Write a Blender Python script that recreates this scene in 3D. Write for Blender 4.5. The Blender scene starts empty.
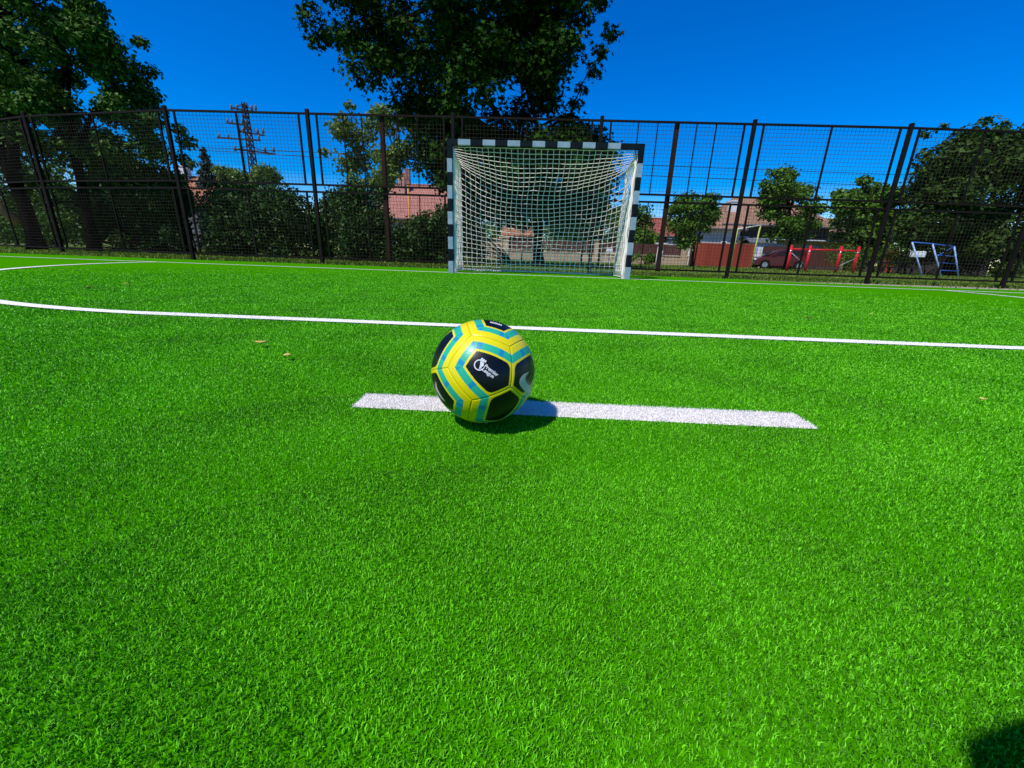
# A football on a handball court's penalty mark: artificial turf, goal, mesh fence, gardens and houses behind.
# World axes follow the court: the goal line is y = 0, the goal is centred on x = 0, metres throughout.
import bpy, bmesh, math, random
import numpy as np
from mathutils import Vector, Matrix

scene = bpy.context.scene
COL = scene.collection
R = math.radians
rnd = random.Random(11)
rng = np.random.default_rng(7)

# ------------------------------------------------------------------ helpers
def tag(o, label=None, cat=None, group=None, kind=None):
    if label: o['label'] = label
    if cat: o['category'] = cat
    if group: o['group'] = group
    if kind: o['kind'] = kind
    return o

def empty(name, loc=(0, 0, 0), rz=0.0):
    o = bpy.data.objects.new(name, None); COL.objects.link(o)
    o.location = loc; o.rotation_euler = (0, 0, rz); o.empty_display_size = .1
    return o

class MB:
    """Collects shapes and links them as ONE mesh object."""
    def __init__(s): s.v, s.f, s.m = [], [], []
    def quad(s, pts, mi=0):
        n = len(s.v); s.v += [tuple(p) for p in pts]; s.f.append(tuple(range(n, n + len(pts)))); s.m.append(mi); return s
    def box(s, x0, y0, z0, x1, y1, z1, mi=0):
        n = len(s.v)
        s.v += [(x0,y0,z0),(x1,y0,z0),(x1,y1,z0),(x0,y1,z0),(x0,y0,z1),(x1,y0,z1),(x1,y1,z1),(x0,y1,z1)]
        for q in ((0,3,2,1),(4,5,6,7),(0,1,5,4),(1,2,6,5),(2,3,7,6),(3,0,4,7)):
            s.f.append(tuple(n + i for i in q)); s.m.append(mi)
        return s
    def tube(s, pts, rad, seg=6, mi=0, cap=True):
        pts = [Vector(p) for p in pts]; k = len(pts)
        rad = [rad] * k if isinstance(rad, (int, float)) else rad
        n0 = len(s.v); prev = None
        for i, p in enumerate(pts):
            t = (pts[min(i + 1, k - 1)] - pts[max(i - 1, 0)])
            t = t.normalized() if t.length > 1e-9 else Vector((0, 0, 1))
            if prev is None:
                a = t.cross(Vector((0, 0, 1)) if abs(t.z) < .9 else Vector((1, 0, 0))).normalized()
            else:
                a = (prev - t * prev.dot(t)).normalized()
            prev = a; b = t.cross(a)
            for j in range(seg):
                an = 2 * math.pi * (j + .5) / seg
                s.v.append(tuple(p + (a * math.cos(an) + b * math.sin(an)) * rad[i]))
        for i in range(k - 1):
            for j in range(seg):
                a0 = n0 + i * seg + j; a1 = n0 + i * seg + (j + 1) % seg
                s.f.append((a0, a1, a1 + seg, a0 + seg)); s.m.append(mi)
        if cap:
            s.f.append(tuple(n0 + j for j in reversed(range(seg)))); s.m.append(mi)
            s.f.append(tuple(n0 + (k - 1) * seg + j for j in range(seg))); s.m.append(mi)
        return s
    def bar(s, p, q, w, d=None, mi=0):
        """square bar from p to q, w wide and d deep"""
        d = d or w; p = Vector(p); q = Vector(q); t = (q - p).normalized()
        a = t.cross(Vector((0, 1, 0)) if abs(t.y) < .9 else Vector((0, 0, 1))).normalized(); b = t.cross(a)
        n = len(s.v)
        for c in (p, q):
            for sa, sb in ((-1,-1),(1,-1),(1,1),(-1,1)): s.v.append(tuple(c + a * sa * w / 2 + b * sb * d / 2))
        for f in ((3,2,1,0),(4,5,6,7),(0,1,5,4),(1,2,6,5),(2,3,7,6),(3,0,4,7)):
            s.f.append(tuple(n + i for i in f)); s.m.append(mi)
        return s
    def build(s, name, mat, parent=None, smooth=False, bevel=0.0):
        me = bpy.data.meshes.new(name); me.from_pydata(s.v, [], s.f)
        for m in (mat if isinstance(mat, (list, tuple)) else [mat]): me.materials.append(m)
        me.polygons.foreach_set('material_index', s.m)
        if smooth: me.polygons.foreach_set('use_smooth', [True] * len(s.f))
        bm = bmesh.new(); bm.from_mesh(me); bmesh.ops.recalc_face_normals(bm, faces=bm.faces); bm.to_mesh(me); bm.free()
        me.update()
        o = bpy.data.objects.new(name, me); COL.objects.link(o)
        if parent: o.parent = parent
        if bevel:
            b = o.modifiers.new('bevel', 'BEVEL'); b.width = bevel; b.segments = 2; b.limit_method = 'ANGLE'
        return o

def np_mesh(name, V, loops, starts, mat, tint=None, parent=None, smooth=False):
    me = bpy.data.meshes.new(name)
    me.vertices.add(len(V)); me.vertices.foreach_set('co', np.ascontiguousarray(V, np.float32).ravel())
    me.loops.add(len(loops)); me.loops.foreach_set('vertex_index', np.ascontiguousarray(loops, np.int32))
    me.polygons.add(len(starts)); me.polygons.foreach_set('loop_start', np.ascontiguousarray(starts, np.int32))
    me.update(calc_edges=True)
    if tint is not None:
        a = me.attributes.new('tint', 'FLOAT', 'POINT'); a.data.foreach_set('value', np.ascontiguousarray(tint, np.float32))
    if smooth: me.polygons.foreach_set('use_smooth', np.ones(len(starts), bool))
    for m in (mat if isinstance(mat, (list, tuple)) else [mat]): me.materials.append(m)
    o = bpy.data.objects.new(name, me); COL.objects.link(o)
    if parent: o.parent = parent
    return o

# ------------------------------------------------------------------ materials
def new_mat(name):
    m = bpy.data.materials.new(name); m.use_nodes = True
    nt = m.node_tree; b = nt.nodes['Principled BSDF']
    return m, nt, b

def mat(name, col, rough=.6, col2=None, scale=8.0, detail=4.0, bump=0.0, metal=0.0, spec=.22, bscale=None):
    m, nt, b = new_mat(name)
    b.inputs['Roughness'].default_value = rough; b.inputs['Metallic'].default_value = metal
    b.inputs['Specular IOR Level'].default_value = spec
    b.inputs['Base Color'].default_value = (*col, 1)
    tc = nt.nodes.new('ShaderNodeTexCoord')
    if col2:
        n = nt.nodes.new('ShaderNodeTexNoise'); n.inputs['Scale'].default_value = scale; n.inputs['Detail'].default_value = detail
        n.inputs['Roughness'].default_value = .65
        r = nt.nodes.new('ShaderNodeValToRGB'); r.color_ramp.elements[0].position = .32; r.color_ramp.elements[1].position = .68
        r.color_ramp.elements[0].color = (*col, 1); r.color_ramp.elements[1].color = (*col2, 1)
        nt.links.new(tc.outputs['Object'], n.inputs['Vector']); nt.links.new(n.outputs['Fac'], r.inputs['Fac'])
        nt.links.new(r.outputs['Color'], b.inputs['Base Color'])
    if bump:
        n2 = nt.nodes.new('ShaderNodeTexNoise'); n2.inputs['Scale'].default_value = bscale or scale * 2; n2.inputs['Detail'].default_value = 6
        bp = nt.nodes.new('ShaderNodeBump'); bp.inputs['Strength'].default_value = bump; bp.inputs['Distance'].default_value = .02
        nt.links.new(tc.outputs['Object'], n2.inputs['Vector']); nt.links.new(n2.outputs['Fac'], bp.inputs['Height'])
        nt.links.new(bp.outputs['Normal'], b.inputs['Normal'])
    return m

def leaf_mat(name, dark, light, transl=.25, rough=.45, spec=.3):
    """foliage: per-leaf tint between two greens, some light through the blade"""
    m, nt, b = new_mat(name)
    at = nt.nodes.new('ShaderNodeAttribute'); at.attribute_name = 'tint'
    r = nt.nodes.new('ShaderNodeValToRGB'); r.color_ramp.elements[0].color = (*dark, 1); r.color_ramp.elements[1].color = (*light, 1)
    nt.links.new(at.outputs['Fac'], r.inputs['Fac']); nt.links.new(r.outputs['Color'], b.inputs['Base Color'])
    b.inputs['Roughness'].default_value = rough; b.inputs['Specular IOR Level'].default_value = spec
    if transl:
        tr = nt.nodes.new('ShaderNodeBsdfTranslucent'); mx = nt.nodes.new('ShaderNodeMixShader'); mx.inputs[0].default_value = transl
        nt.links.new(r.outputs['Color'], tr.inputs['Color'])
        nt.links.new(b.outputs[0], mx.inputs[1]); nt.links.new(tr.outputs[0], mx.inputs[2])
        nt.links.new(mx.outputs[0], nt.nodes['Material Output'].inputs['Surface'])
    return m

def tile_mat(name, c1, c2, cm, sx=.22, sz=.3):
    """roof tiles: courses of tiles from a brick pattern over the slope, weathered"""
    m, nt, b = new_mat(name)
    tc = nt.nodes.new('ShaderNodeTexCoord')
    br = nt.nodes.new('ShaderNodeTexBrick'); br.inputs['Scale'].default_value = 1.0
    br.inputs['Brick Width'].default_value = sx; br.inputs['Row Height'].default_value = sz; br.inputs['Mortar Size'].default_value = .03
    br.inputs['Color1'].default_value = (*c1, 1); br.inputs['Color2'].default_value = (*c2, 1); br.inputs['Mortar'].default_value = (*cm, 1)
    mp = nt.nodes.new('ShaderNodeMapping'); mp.inputs['Rotation'].default_value = (R(-55), 0, 0)
    n = nt.nodes.new('ShaderNodeTexNoise'); n.inputs['Scale'].default_value = 1.3; n.inputs['Detail'].default_value = 5
    mx = nt.nodes.new('ShaderNodeMix'); mx.data_type = 'RGBA'; mx.blend_type = 'MULTIPLY'; mx.inputs[0].default_value = .7
    r = nt.nodes.new('ShaderNodeValToRGB'); r.color_ramp.elements[0].color = (.5, .48, .46, 1); r.color_ramp.elements[1].color = (1, 1, 1, 1)
    nt.links.new(tc.outputs['Object'], mp.inputs[0]); nt.links.new(mp.outputs[0], br.inputs['Vector'])
    nt.links.new(tc.outputs['Object'], n.inputs['Vector']); nt.links.new(n.outputs['Fac'], r.inputs['Fac'])
    nt.links.new(br.outputs['Color'], mx.inputs[6]); nt.links.new(r.outputs['Color'], mx.inputs[7])
    nt.links.new(mx.outputs[2], b.inputs['Base Color']); b.inputs['Roughness'].default_value = .85
    return m

def brick_mat(name, c1, c2, cm, w=.5, h=.22, scale=1.0):
    m, nt, b = new_mat(name)
    tc = nt.nodes.new('ShaderNodeTexCoord'); mp = nt.nodes.new('ShaderNodeMapping'); mp.inputs['Rotation'].default_value = (R(90), 0, 0)
    br = nt.nodes.new('ShaderNodeTexBrick'); br.inputs['Scale'].default_value = scale
    br.inputs['Brick Width'].default_value = w; br.inputs['Row Height'].default_value = h; br.inputs['Mortar Size'].default_value = .015
    br.inputs['Color1'].default_value = (*c1, 1); br.inputs['Color2'].default_value = (*c2, 1); br.inputs['Mortar'].default_value = (*cm, 1)
    nt.links.new(tc.outputs['Object'], mp.inputs[0]); nt.links.new(mp.outputs[0], br.inputs['Vector'])
    nt.links.new(br.outputs['Color'], b.inputs['Base Color']); b.inputs['Roughness'].default_value = .9
    return m

def board_mat(name, c1, c2, width=.14):
    """vertical painted boards: colour drifts board by board"""
    m, nt, b = new_mat(name)
    tc = nt.nodes.new('ShaderNodeTexCoord'); mp = nt.nodes.new('ShaderNodeMapping'); mp.inputs['Scale'].default_value = (1 / width, 1, .15)
    n = nt.nodes.new('ShaderNodeTexNoise'); n.inputs['Scale'].default_value = 1.0; n.inputs['Detail'].default_value = 3
    r = nt.nodes.new('ShaderNodeValToRGB'); r.color_ramp.elements[0].position = .35; r.color_ramp.elements[1].position = .65
    r.color_ramp.elements[0].color = (*c1, 1); r.color_ramp.elements[1].color = (*c2, 1)
    nt.links.new(tc.outputs['Object'], mp.inputs[0]); nt.links.new(mp.outputs[0], n.inputs['Vector'])
    nt.links.new(n.outputs['Fac'], r.inputs['Fac']); nt.links.new(r.outputs['Color'], b.inputs['Base Color'])
    b.inputs['Roughness'].default_value = .75
    return m

def turf_sheet_mat(name, dark, light, fine=420.0):
    m, nt, b = new_mat(name)
    tc = nt.nodes.new('ShaderNodeTexCoord')
    n = nt.nodes.new('ShaderNodeTexNoise'); n.inputs['Scale'].default_value = fine; n.inputs['Detail'].default_value = 2
    n2 = nt.nodes.new('ShaderNodeTexNoise'); n2.inputs['Scale'].default_value = 1.3; n2.inputs['Detail'].default_value = 8
    mp = nt.nodes.new('ShaderNodeMapping'); mp.inputs['Scale'].default_value = (.25, 1.6, 1)
    ad = nt.nodes.new('ShaderNodeMath'); ad.operation = 'MULTIPLY_ADD'; ad.inputs[1].default_value = .7
    ml = nt.nodes.new('ShaderNodeMath'); ml.operation = 'MULTIPLY'; ml.inputs[1].default_value = .3
    r = nt.nodes.new('ShaderNodeValToRGB'); r.color_ramp.elements[0].position = .3; r.color_ramp.elements[1].position = .7
    r.color_ramp.elements[0].color = (*dark, 1); r.color_ramp.elements[1].color = (*light, 1)
    nt.links.new(tc.outputs['Object'], n.inputs['Vector']); nt.links.new(tc.outputs['Object'], mp.inputs[0]); nt.links.new(mp.outputs[0], n2.inputs['Vector'])
    nt.links.new(n2.outputs['Fac'], ml.inputs[0]); nt.links.new(n.outputs['Fac'], ad.inputs[0]); nt.links.new(ml.outputs[0], ad.inputs[2])
    nt.links.new(ad.outputs[0], r.inputs['Fac']); nt.links.new(r.outputs['Color'], b.inputs['Base Color'])
    b.inputs['Roughness'].default_value = 1.0; b.inputs['Specular IOR Level'].default_value = .0
    return m

M = {}
M['turf_blade'] = leaf_mat('turf_blade', (.024, .15, .0008), (.225, .80, .016), transl=.2, rough=.5, spec=.25)
M['turf_sheet'] = turf_sheet_mat('turf_sheet', (.030, .19, .0004), (.062, .30, .0008), 95.0)
M['line_blade'] = leaf_mat('line_blade', (.86, .82, .77), (.97, .95, .91), transl=.35, rough=.7, spec=.1)
M['line_sheet'] = mat('line_sheet', (.80, .76, .70), .9, (.92, .89, .84), 300)
M['grass_ground'] = mat('grass_ground', (.07, .13, .012), .95, (.17, .22, .035), 1.1, 8, bump=.5, bscale=30)
M['grass_blade'] = leaf_mat('grass_blade', (.07, .15, .012), (.24, .31, .05), transl=.3, spec=.1)
M['gravel'] = mat('gravel', (.25, .22, .14), .95, (.42, .38, .27), 14, 8, bump=.6, bscale=90)
M['post_black'] = mat('post_black', (.003, .007, .010), .6, (.006, .013, .018), 6, bump=.05, spec=.08)
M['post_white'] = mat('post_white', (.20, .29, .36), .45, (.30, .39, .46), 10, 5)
M['galv'] = mat('galv', (.32, .36, .36), .5, (.45, .48, .48), 12, metal=.3)
M['dark_green_steel'] = mat('dark_green_steel', (.012, .05, .035), .45, (.02, .07, .05), 9)
M['net'] = mat('net', (.90, .78, .70), .9, (.95, .85, .77), 3)
M['fence_steel'] = mat('fence_steel', (.005, .004, .0035), .75, (.013, .008, .006), 5, 6, bump=.1, spec=.12)
M['fence_rust'] = mat('fence_rust', (.018, .007, .005), .8, (.042, .015, .009), 7, 6, bump=.15, spec=.12)
M['fence_wire'] = mat('fence_wire', (.022, .018, .013), .7, (.052, .040, .027), 4, 5, spec=.15)
M['bark'] = mat('bark', (.005, .004, .003), .98, (.015, .011, .008), 9, 8, bump=.8, bscale=22, spec=0.0)
M['bark_pale'] = mat('bark_pale', (.12, .10, .07), .9, (.24, .20, .14), 7, 7, bump=.5)
M['cut_wood'] = mat('cut_wood', (.30, .16, .07), .8, (.40, .22, .10), 12)
M['leaf_plane'] = leaf_mat('leaf_plane', (.003, .012, .0012), (.030, .092, .005), transl=.07, rough=.7, spec=.06)
M['leaf_left'] = leaf_mat('leaf_left', (.010, .040, .004), (.095, .22, .02), transl=.18, rough=.6, spec=.15)
M['leaf_shrub'] = leaf_mat('leaf_shrub', (.009, .034, .004), (.05, .115, .015), transl=.12, rough=.55, spec=.2)
M['leaf_yellow'] = leaf_mat('leaf_yellow', (.04, .10, .006), (.15, .24, .016), transl=.35, spec=.15)
M['leaf_pale'] = leaf_mat('leaf_pale', (.06, .13, .018), (.20, .29, .06), transl=.3, spec=.2)
M['leaf_mid'] = leaf_mat('leaf_mid', (.022, .07, .005), (.13, .26, .022), transl=.2, rough=.6, spec=.15)
M['leaf_big'] = leaf_mat('leaf_big', (.009, .030, .003), (.058, .12, .011), transl=.14, rough=.6, spec=.18)
M['leaf_conifer'] = leaf_mat('leaf_conifer', (.008, .026, .012), (.028, .06, .026), transl=.05)
M['tile_orange'] = tile_mat('tile_orange', (.42, .15, .06), (.50, .20, .09), (.22, .09, .05))
M['tile_pink'] = tile_mat('tile_pink', (.44, .17, .12), (.55, .24, .17), (.25, .10, .08))
M['tile_red'] = tile_mat('tile_red', (.34, .075, .045), (.42, .11, .07), (.2, .05, .035))
M['tile_brown'] = tile_mat('tile_brown', (.34, .18, .10), (.46, .26, .15), (.19, .10, .06))
M['wall_white'] = mat('wall_white', (.60, .59, .57), .9, (.72, .71, .69), 2.5, 6, bump=.1)
M['wall_grey'] = mat('wall_grey', (.10, .10, .10), .9, (.16, .155, .15), 3, 6, bump=.15)
M['wall_brick_grey'] = brick_mat('wall_brick_grey', (.50, .48, .49), (.62, .60, .60), (.36, .35, .36))
M['wall_brick_pink'] = brick_mat('wall_brick_pink', (.50, .24, .18), (.60, .31, .23), (.40, .26, .2), .3, .12)
M['wall_yellow'] = mat('wall_yellow', (.60, .34, .08), .85, (.68, .42, .12), 2.2, 5)
M['wall_beige'] = mat('wall_beige', (.40, .29, .19), .9, (.52, .39, .27), 2.2, 7, bump=.2)
M['wall_dark'] = mat('wall_dark', (.035, .028, .026), .9, (.06, .05, .045), 3)
M['board_maroon'] = board_mat('board_maroon', (.065, .02, .016), (.105, .03, .024))
M['board_red'] = board_mat('board_red', (.22, .028, .014), (.32, .045, .022), .5)
M['board_dark'] = board_mat('board_dark', (.03, .027, .024), (.06, .052, .045), .2)
M['board_orange'] = board_mat('board_orange', (.34, .055, .02), (.42, .075, .03), .3)
M['glass_dark'] = mat('glass_dark', (.015, .018, .022), .12, spec=.6)
M['white_paint'] = mat('white_paint', (.70, .71, .72), .45, (.80, .80, .80), 6)
M['blue_paint'] = mat('blue_paint', (.03, .12, .50), .4, (.05, .17, .58), 10)
M['pale_blue_paint'] = mat('pale_blue_paint', (.28, .42, .68), .4, (.36, .50, .74), 10)
M['red_paint'] = mat('red_paint', (.52, .010, .018), .35, (.62, .02, .03), 10)
M['green_yellow_paint'] = mat('green_yellow_paint', (.36, .42, .08), .5, (.46, .50, .12), 8)
M['cream_paint'] = mat('cream_paint', (.60, .60, .46), .5, (.68, .68, .55), 8)
M['car_red'] = mat('car_red', (.085, .005, .010), .25, spec=.6)
M['rubber'] = mat('rubber', (.015, .015, .016), .8)
M['steel'] = mat('steel', (.5, .5, .52), .3, metal=.8)
M['roof_metal'] = mat('roof_metal', (.55, .62, .70), .4, (.66, .72, .78), 3)
M['roof_slate'] = mat('roof_slate', (.09, .10, .12), .7, (.14, .15, .17), 4)
M['lattice'] = mat('lattice', (.018, .012, .014), .8, (.035, .02, .024), 3)
M['pole_dark'] = mat('pole_dark', (.02, .02, .022), .8, (.04, .038, .036), 4)
M['insulator'] = mat('insulator', (.12, .13, .15), .3)
M['orange_paint'] = mat('orange_paint', (.60, .22, .06), .5, (.66, .30, .12), 4)
M['fallen_yellow'] = mat('fallen_yellow', (.55, .42, .08), .6, (.66, .56, .18), 60)
M['fallen_brown'] = mat('fallen_brown', (.12, .07, .025), .7, (.20, .11, .04), 60)
M['cable'] = mat('cable', (.02, .02, .022), .6)
# ------------------------------------------------------------------ ground, turf and the painted lines
CAM = np.array([-.1517, -7.3971, .3309])
def sheet(name, x0, y0, x1, y1, z, m, kind='structure'):
    o = MB().quad([(x0,y0,z),(x1,y0,z),(x1,y1,z),(x0,y1,z)]).build(name, m); tag(o, kind=kind); return o

g = sheet('ground', -700, -300, 700, 900, -.012, M['grass_ground'])
TURF_EDGE = 1.25
tag(MB().quad([(-13.5,-14,0),(13.5,-14,0),(13.5,TURF_EDGE,0),(4.5,TURF_EDGE,0),(4.5,1.8,0),(-13.5,1.8,0)]).build('turf_pitch', M['turf_sheet']), kind='structure')
# dusty strip along the outside of the turf
gb = MB()
N = 60
for i in range(N):
    xa, xb = 4.5 + i * .28, 4.5 + (i + 1) * .28
    e = lambda x: 1.26
    f = lambda x: 1.27 + min(1.0, max(0, (x - 4.5)) * .25) * (1.15 + .22 * math.sin(x * 2.1) + .13 * math.sin(x * 5.3))
    gb.quad([(xa, e(xa), -.006), (xb, e(xb), -.006), (xb, f(xb), -.006), (xa, f(xa) , -.006)])
tag(gb.build('gravel_strip', M['gravel']), kind='structure')

LW = .066; LA = .080
CX, RAD, LY = 2.0, 5.485, -5.485
def on_goal_line(x, y): return (np.abs(y) < LW / 2) & (np.abs(x) < 12.5)
def on_area_line(x, y):
    ax = np.abs(x); q = 4.885; u = np.maximum(ax - CX, 0) / q; r = -LY * (u ** 1.8 + (np.abs(y) / -LY) ** 1.8) ** (1 / 1.8)
    return (y < -LW / 2) & (y > -6) & (np.abs(r + LY) < LA / 2)
def on_mark(x, y): return (np.abs(x - MKX) < .5) & (np.abs(y - MKY) < .043)
MKX, MKY = -.029, -6.534

def blades(name, xy, size, mat_, h0, z0=0.0, lean=.9, tint_lo=0.0, tint_hi=1.0, wid=.0016, far=None):
    """curled synthetic fibres: two-segment tapering strips"""
    n = len(xy); az = rng.uniform(0, 2 * np.pi, n); hh = h0 * rng.uniform(.55, 1.25, n) * size ** .35
    w = wid * rng.uniform(.7, 1.3, n) * size
    ln = hh * rng.uniform(.15, .9, n) * lean * 1.1
    d = np.stack([np.cos(az), np.sin(az)], 1); tw = az + np.pi / 2 + rng.uniform(-.6, .6, n); p = np.stack([np.cos(tw), np.sin(tw)], 1)
    V = np.zeros((n, 5, 3), np.float32)
    V[:, 0, :2] = xy - p * w[:, None] * .5; V[:, 1, :2] = xy + p * w[:, None] * .5; V[:, :2, 2] = z0
    mid = xy + d * (ln * .35)[:, None]
    V[:, 2, :2] = mid + p * w[:, None] * .45; V[:, 3, :2] = mid - p * w[:, None] * .45; V[:, 2:4, 2] = z0 + (hh * .68)[:, None]
    az2 = az + rng.uniform(-2.2, 2.2, n)
    V[:, 4, :2] = mid + np.stack([np.cos(az2), np.sin(az2)], 1) * (ln * .75)[:, None]; V[:, 4, 2] = z0 + hh * rng.uniform(.75, 1.0, n)
    base = (np.arange(n) * 5)[:, None]
    L = (base + np.array([[0, 1, 2, 3, 3, 2, 4]])).ravel()
    S = ((np.arange(n) * 7)[:, None] + np.array([[0, 4]])).ravel()
    t = np.clip((tint_lo + tint_hi) / 2 + rng.normal(0, .34, n) / np.maximum(1, size) ** .5, tint_lo, tint_hi)
    # clumps of slightly different shade
    t = np.clip(t + .12 * np.sin(xy[:, 0] * 9 + 2 * np.sin(xy[:, 1] * 7)) * np.sin(xy[:, 1] * 8 + xy[:, 0] * 3), 0, 1)
    return np_mesh(name, V.reshape(-1, 3), L, S, mat_, np.repeat(t, 5))

def scatter(density0, r0, rmax, amin, amax, x0, x1, y0, y1):
    """points around the camera, density falling with the square of the distance beyond r0"""
    P = []; 
    edges = [0, .3, .6, 1.0, 1.4, 1.9, 2.6, 3.5, 4.7, 6.2, rmax]
    S = []
    for a, b in zip(edges[:-1], edges[1:]):
        rm = (a + b) / 2; s = max(1.0, rm / r0)
        n = int(density0 * (1.5 if b <= .6 else 1) / s ** 2 * math.pi * (b * b - a * a) * (amax - amin) / (2 * math.pi))
        rr = np.sqrt(rng.uniform(a * a, b * b, n)); th = rng.uniform(amin, amax, n)
        x = CAM[0] + rr * np.sin(th); y = CAM[1] + rr * np.cos(th)
        k = (x > x0) & (x < x1) & (y > y0) & (y < y1)
        P.append(np.stack([x, y], 1)[k]); S.append(np.maximum(1.0, rr[k] / r0))
    return np.concatenate(P), np.concatenate(S)

XY, SZ = scatter(330000, .68, 9.0, -1.25, 1.25, -9, 9, -7.9, TURF_EDGE)
fade = rng.uniform(0, 1, len(XY)) < np.clip((8.2 - SZ * .68) / 5.8, 0, 1) ** 1.1
keep = fade & ~(on_goal_line(*XY.T) | on_area_line(*XY.T) | on_mark(*XY.T))
o = blades('turf_fibres', XY[keep], SZ[keep], M['turf_blade'], .0046, wid=.0009); tag(o, 'bright green artificial turf fibres covering the pitch', 'artificial turf', kind='stuff')

def line_turf(name, sheet_mb, pts, label):
    d = np.hypot(pts[:, 0] - CAM[0], pts[:, 1] - CAM[1])
    o = sheet_mb.build(name, M['line_sheet']); tag(o, kind='structure')
    s = np.clip(d / 1.0, 1, 2.2)
    b = blades(name + '_fibres', pts, s, M['line_blade'], .0060, z0=.001, wid=.00125)
    # one object: join fibres into the sheet
    me = o.data; bm = bmesh.new(); bm.from_mesh(b.data)
    lay = bm.verts.layers.float.get('tint')
    n0 = len(bm.verts); vs = [bm.verts.new(v.co) for v in me.vertices]
    for v in vs: v[lay] = .35
    for p in me.polygons: bm.faces.new([vs[i] for i in p.vertices]).material_index = 1
    bm.to_mesh(b.data); bm.free(); b.data.materials.append(M['line_sheet'])
    bpy.data.objects.remove(o); b.name = name; tag(b, label, 'pitch line', kind='structure'); return b

def rnd_rect(x0, x1, y0, y1, n): return np.stack([rng.uniform(x0, x1, n), rng.uniform(y0, y1, n)], 1)
def rag(n, s): return rng.normal(0, s, n)
# penalty mark, wide and close to the camera
P = rnd_rect(MKX - .5, MKX + .5, MKY - .043, MKY + .043, 30000); P += rng.normal(0, .0022, P.shape)
line_turf('penalty_mark', MB().quad([(MKX-.5,MKY-.043,.002),(MKX+.5,MKY-.043,.002),(MKX+.5,MKY+.043,.002),(MKX-.5,MKY+.043,.002)]), P, 'short white penalty mark on the turf beside the ball')
# goal line
LW = .082
P = rnd_rect(-12.5, 12.5, -LW/2, LW/2, 6000)
line_turf('goal_line', MB().quad([(-12.5,-LW/2,.006),(12.5,-LW/2,.006),(12.5,LW/2,.006),(-12.5,LW/2,.006)]), P, 'straight white goal line running under the goal frame')
# goal area line: a straight piece and two quarter arcs
sb = MB(); path = []
A = [math.pi + i * (math.pi / 2) / 48 for i in range(49)]
def sup(a, d):
    c, s = abs(math.cos(a)), abs(math.sin(a)); q = 4.85 + .035
    x, y = q * c ** (2 / 1.8), -LY * s ** (2 / 1.8); nx, ny = c ** .2 / q * 5, s ** .2 / -LY * 5; k = math.hypot(nx, ny)
    return (-CX - x - d * nx / k, -y - d * ny / k)
outer = [sup(a, LA/2) for a in A]; inner = [sup(a, -LA/2) for a in A]
outer += [(-x, y) for x, y in reversed(outer)]; inner += [(-x, y) for x, y in reversed(inner)]
ok = lambda p: (p[0], min(p[1], -LW/2 - .002))
for i in range(len(outer) - 1):
    sb.quad([(*ok(outer[i]), .006), (*ok(outer[i+1]), .006), (*ok(inner[i+1]), .006), (*ok(inner[i]), .006)])
P1 = rnd_rect(-CX, CX, LY - LA/2, LY + LA/2, 14000)
th = math.pi + rng.uniform(0, math.pi / 2, 9000); rr = rng.uniform(-LA/2, LA/2, 9000)
P2 = np.array([sup(a, d) for a, d in zip(th, rr)]); P2[4500:, 0] *= -1
P = np.concatenate([P1, P2[P2[:, 1] < -LW/2 - .01]])
P += rng.normal(0, .0012, P.shape)
line_turf('goal_area_line', sb, P, 'curved white goal area line sweeping across the turf')

# rough grass outside the turf and beyond the fence
def grass(n, x0, x1, y0, y1, h, keep=None):
    p = rnd_rect(x0, x1, y0, y1, n)
    return p
PG = np.concatenate([rnd_rect(-14, 16, 1.04, 4.5, 30000), rnd_rect(-22, 34, 4.5, 24, 70000)])
gs = PG[:, 0] > 4.5
PG = PG[~((~gs) & (PG[:, 1] < 1.82 + .1 * np.sin(PG[:, 0] * 3)))]; gs = PG[:, 0] > 4.5
PG = PG[~((gs) & (PG[:, 1] < 2.1) & (rng.uniform(0, 1, len(PG)) < .95))]
dd = np.hypot(PG[:, 0] - CAM[0], PG[:, 1] - CAM[1])
o = blades('rough_grass', PG, np.clip(dd / 9, .8, 2.6), M['grass_blade'], .062, z0=-.012, lean=.8, wid=.012)
tag(o, 'rough yellowish grass growing along and beyond the fence', 'grass', kind='stuff')

# ------------------------------------------------------------------ fallen leaves
def fallen_leaf(x, y, s, rz, m, label):
    """a small curled leaf with a stalk"""
    n = 7; V = []; F = []
    for i in range(n):
        u = i / (n - 1); w = s * .42 * math.sin(math.pi * min(1, u * .96 + .03)) ** .8
        for j in (-1, 0, 1): V.append(((u - .5) * s, j * w, .013 + .10 * s + s * .35 * ((u - .5) ** 2) + (s * .16 if j else 0)))
    for i in range(n - 1):
        for j in range(2): a = i * 3 + j; F.append((a, a + 1, a + 4, a + 3))
    mb = MB(); mb.v = V; mb.f = F; mb.m = [0] * len(F)
    mb.tube([(-s * .5, 0, .013 + .18 * s), (-s * .75, .04 * s, .02 + .2 * s)], s * .025, 5)
    o = mb.build('fallen_leaf', m, smooth=True); o.location = (x, y, 0); o.rotation_euler = (0, 0, rz)
    s_ = o.modifiers.new('solid', 'SOLIDIFY'); s_.thickness = .0008
    tag(o, label, 'leaf', 'dry leaves scattered on the turf'); return o
fallen_leaf(-1.056, -6.069, 0.034, 0.4, M['fallen_yellow'], 'brown and yellow curled leaf left of the ball, farther one of a pair')
fallen_leaf(-0.879, -6.219, 0.026, 2.1, M['fallen_yellow'], 'bright yellow leaf left of the ball, nearer one of a pair')
fallen_leaf(1.032, -6.353, 0.018, 1.0, M['fallen_yellow'], 'tiny yellow leaf near the right edge, level with the mark')
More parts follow.
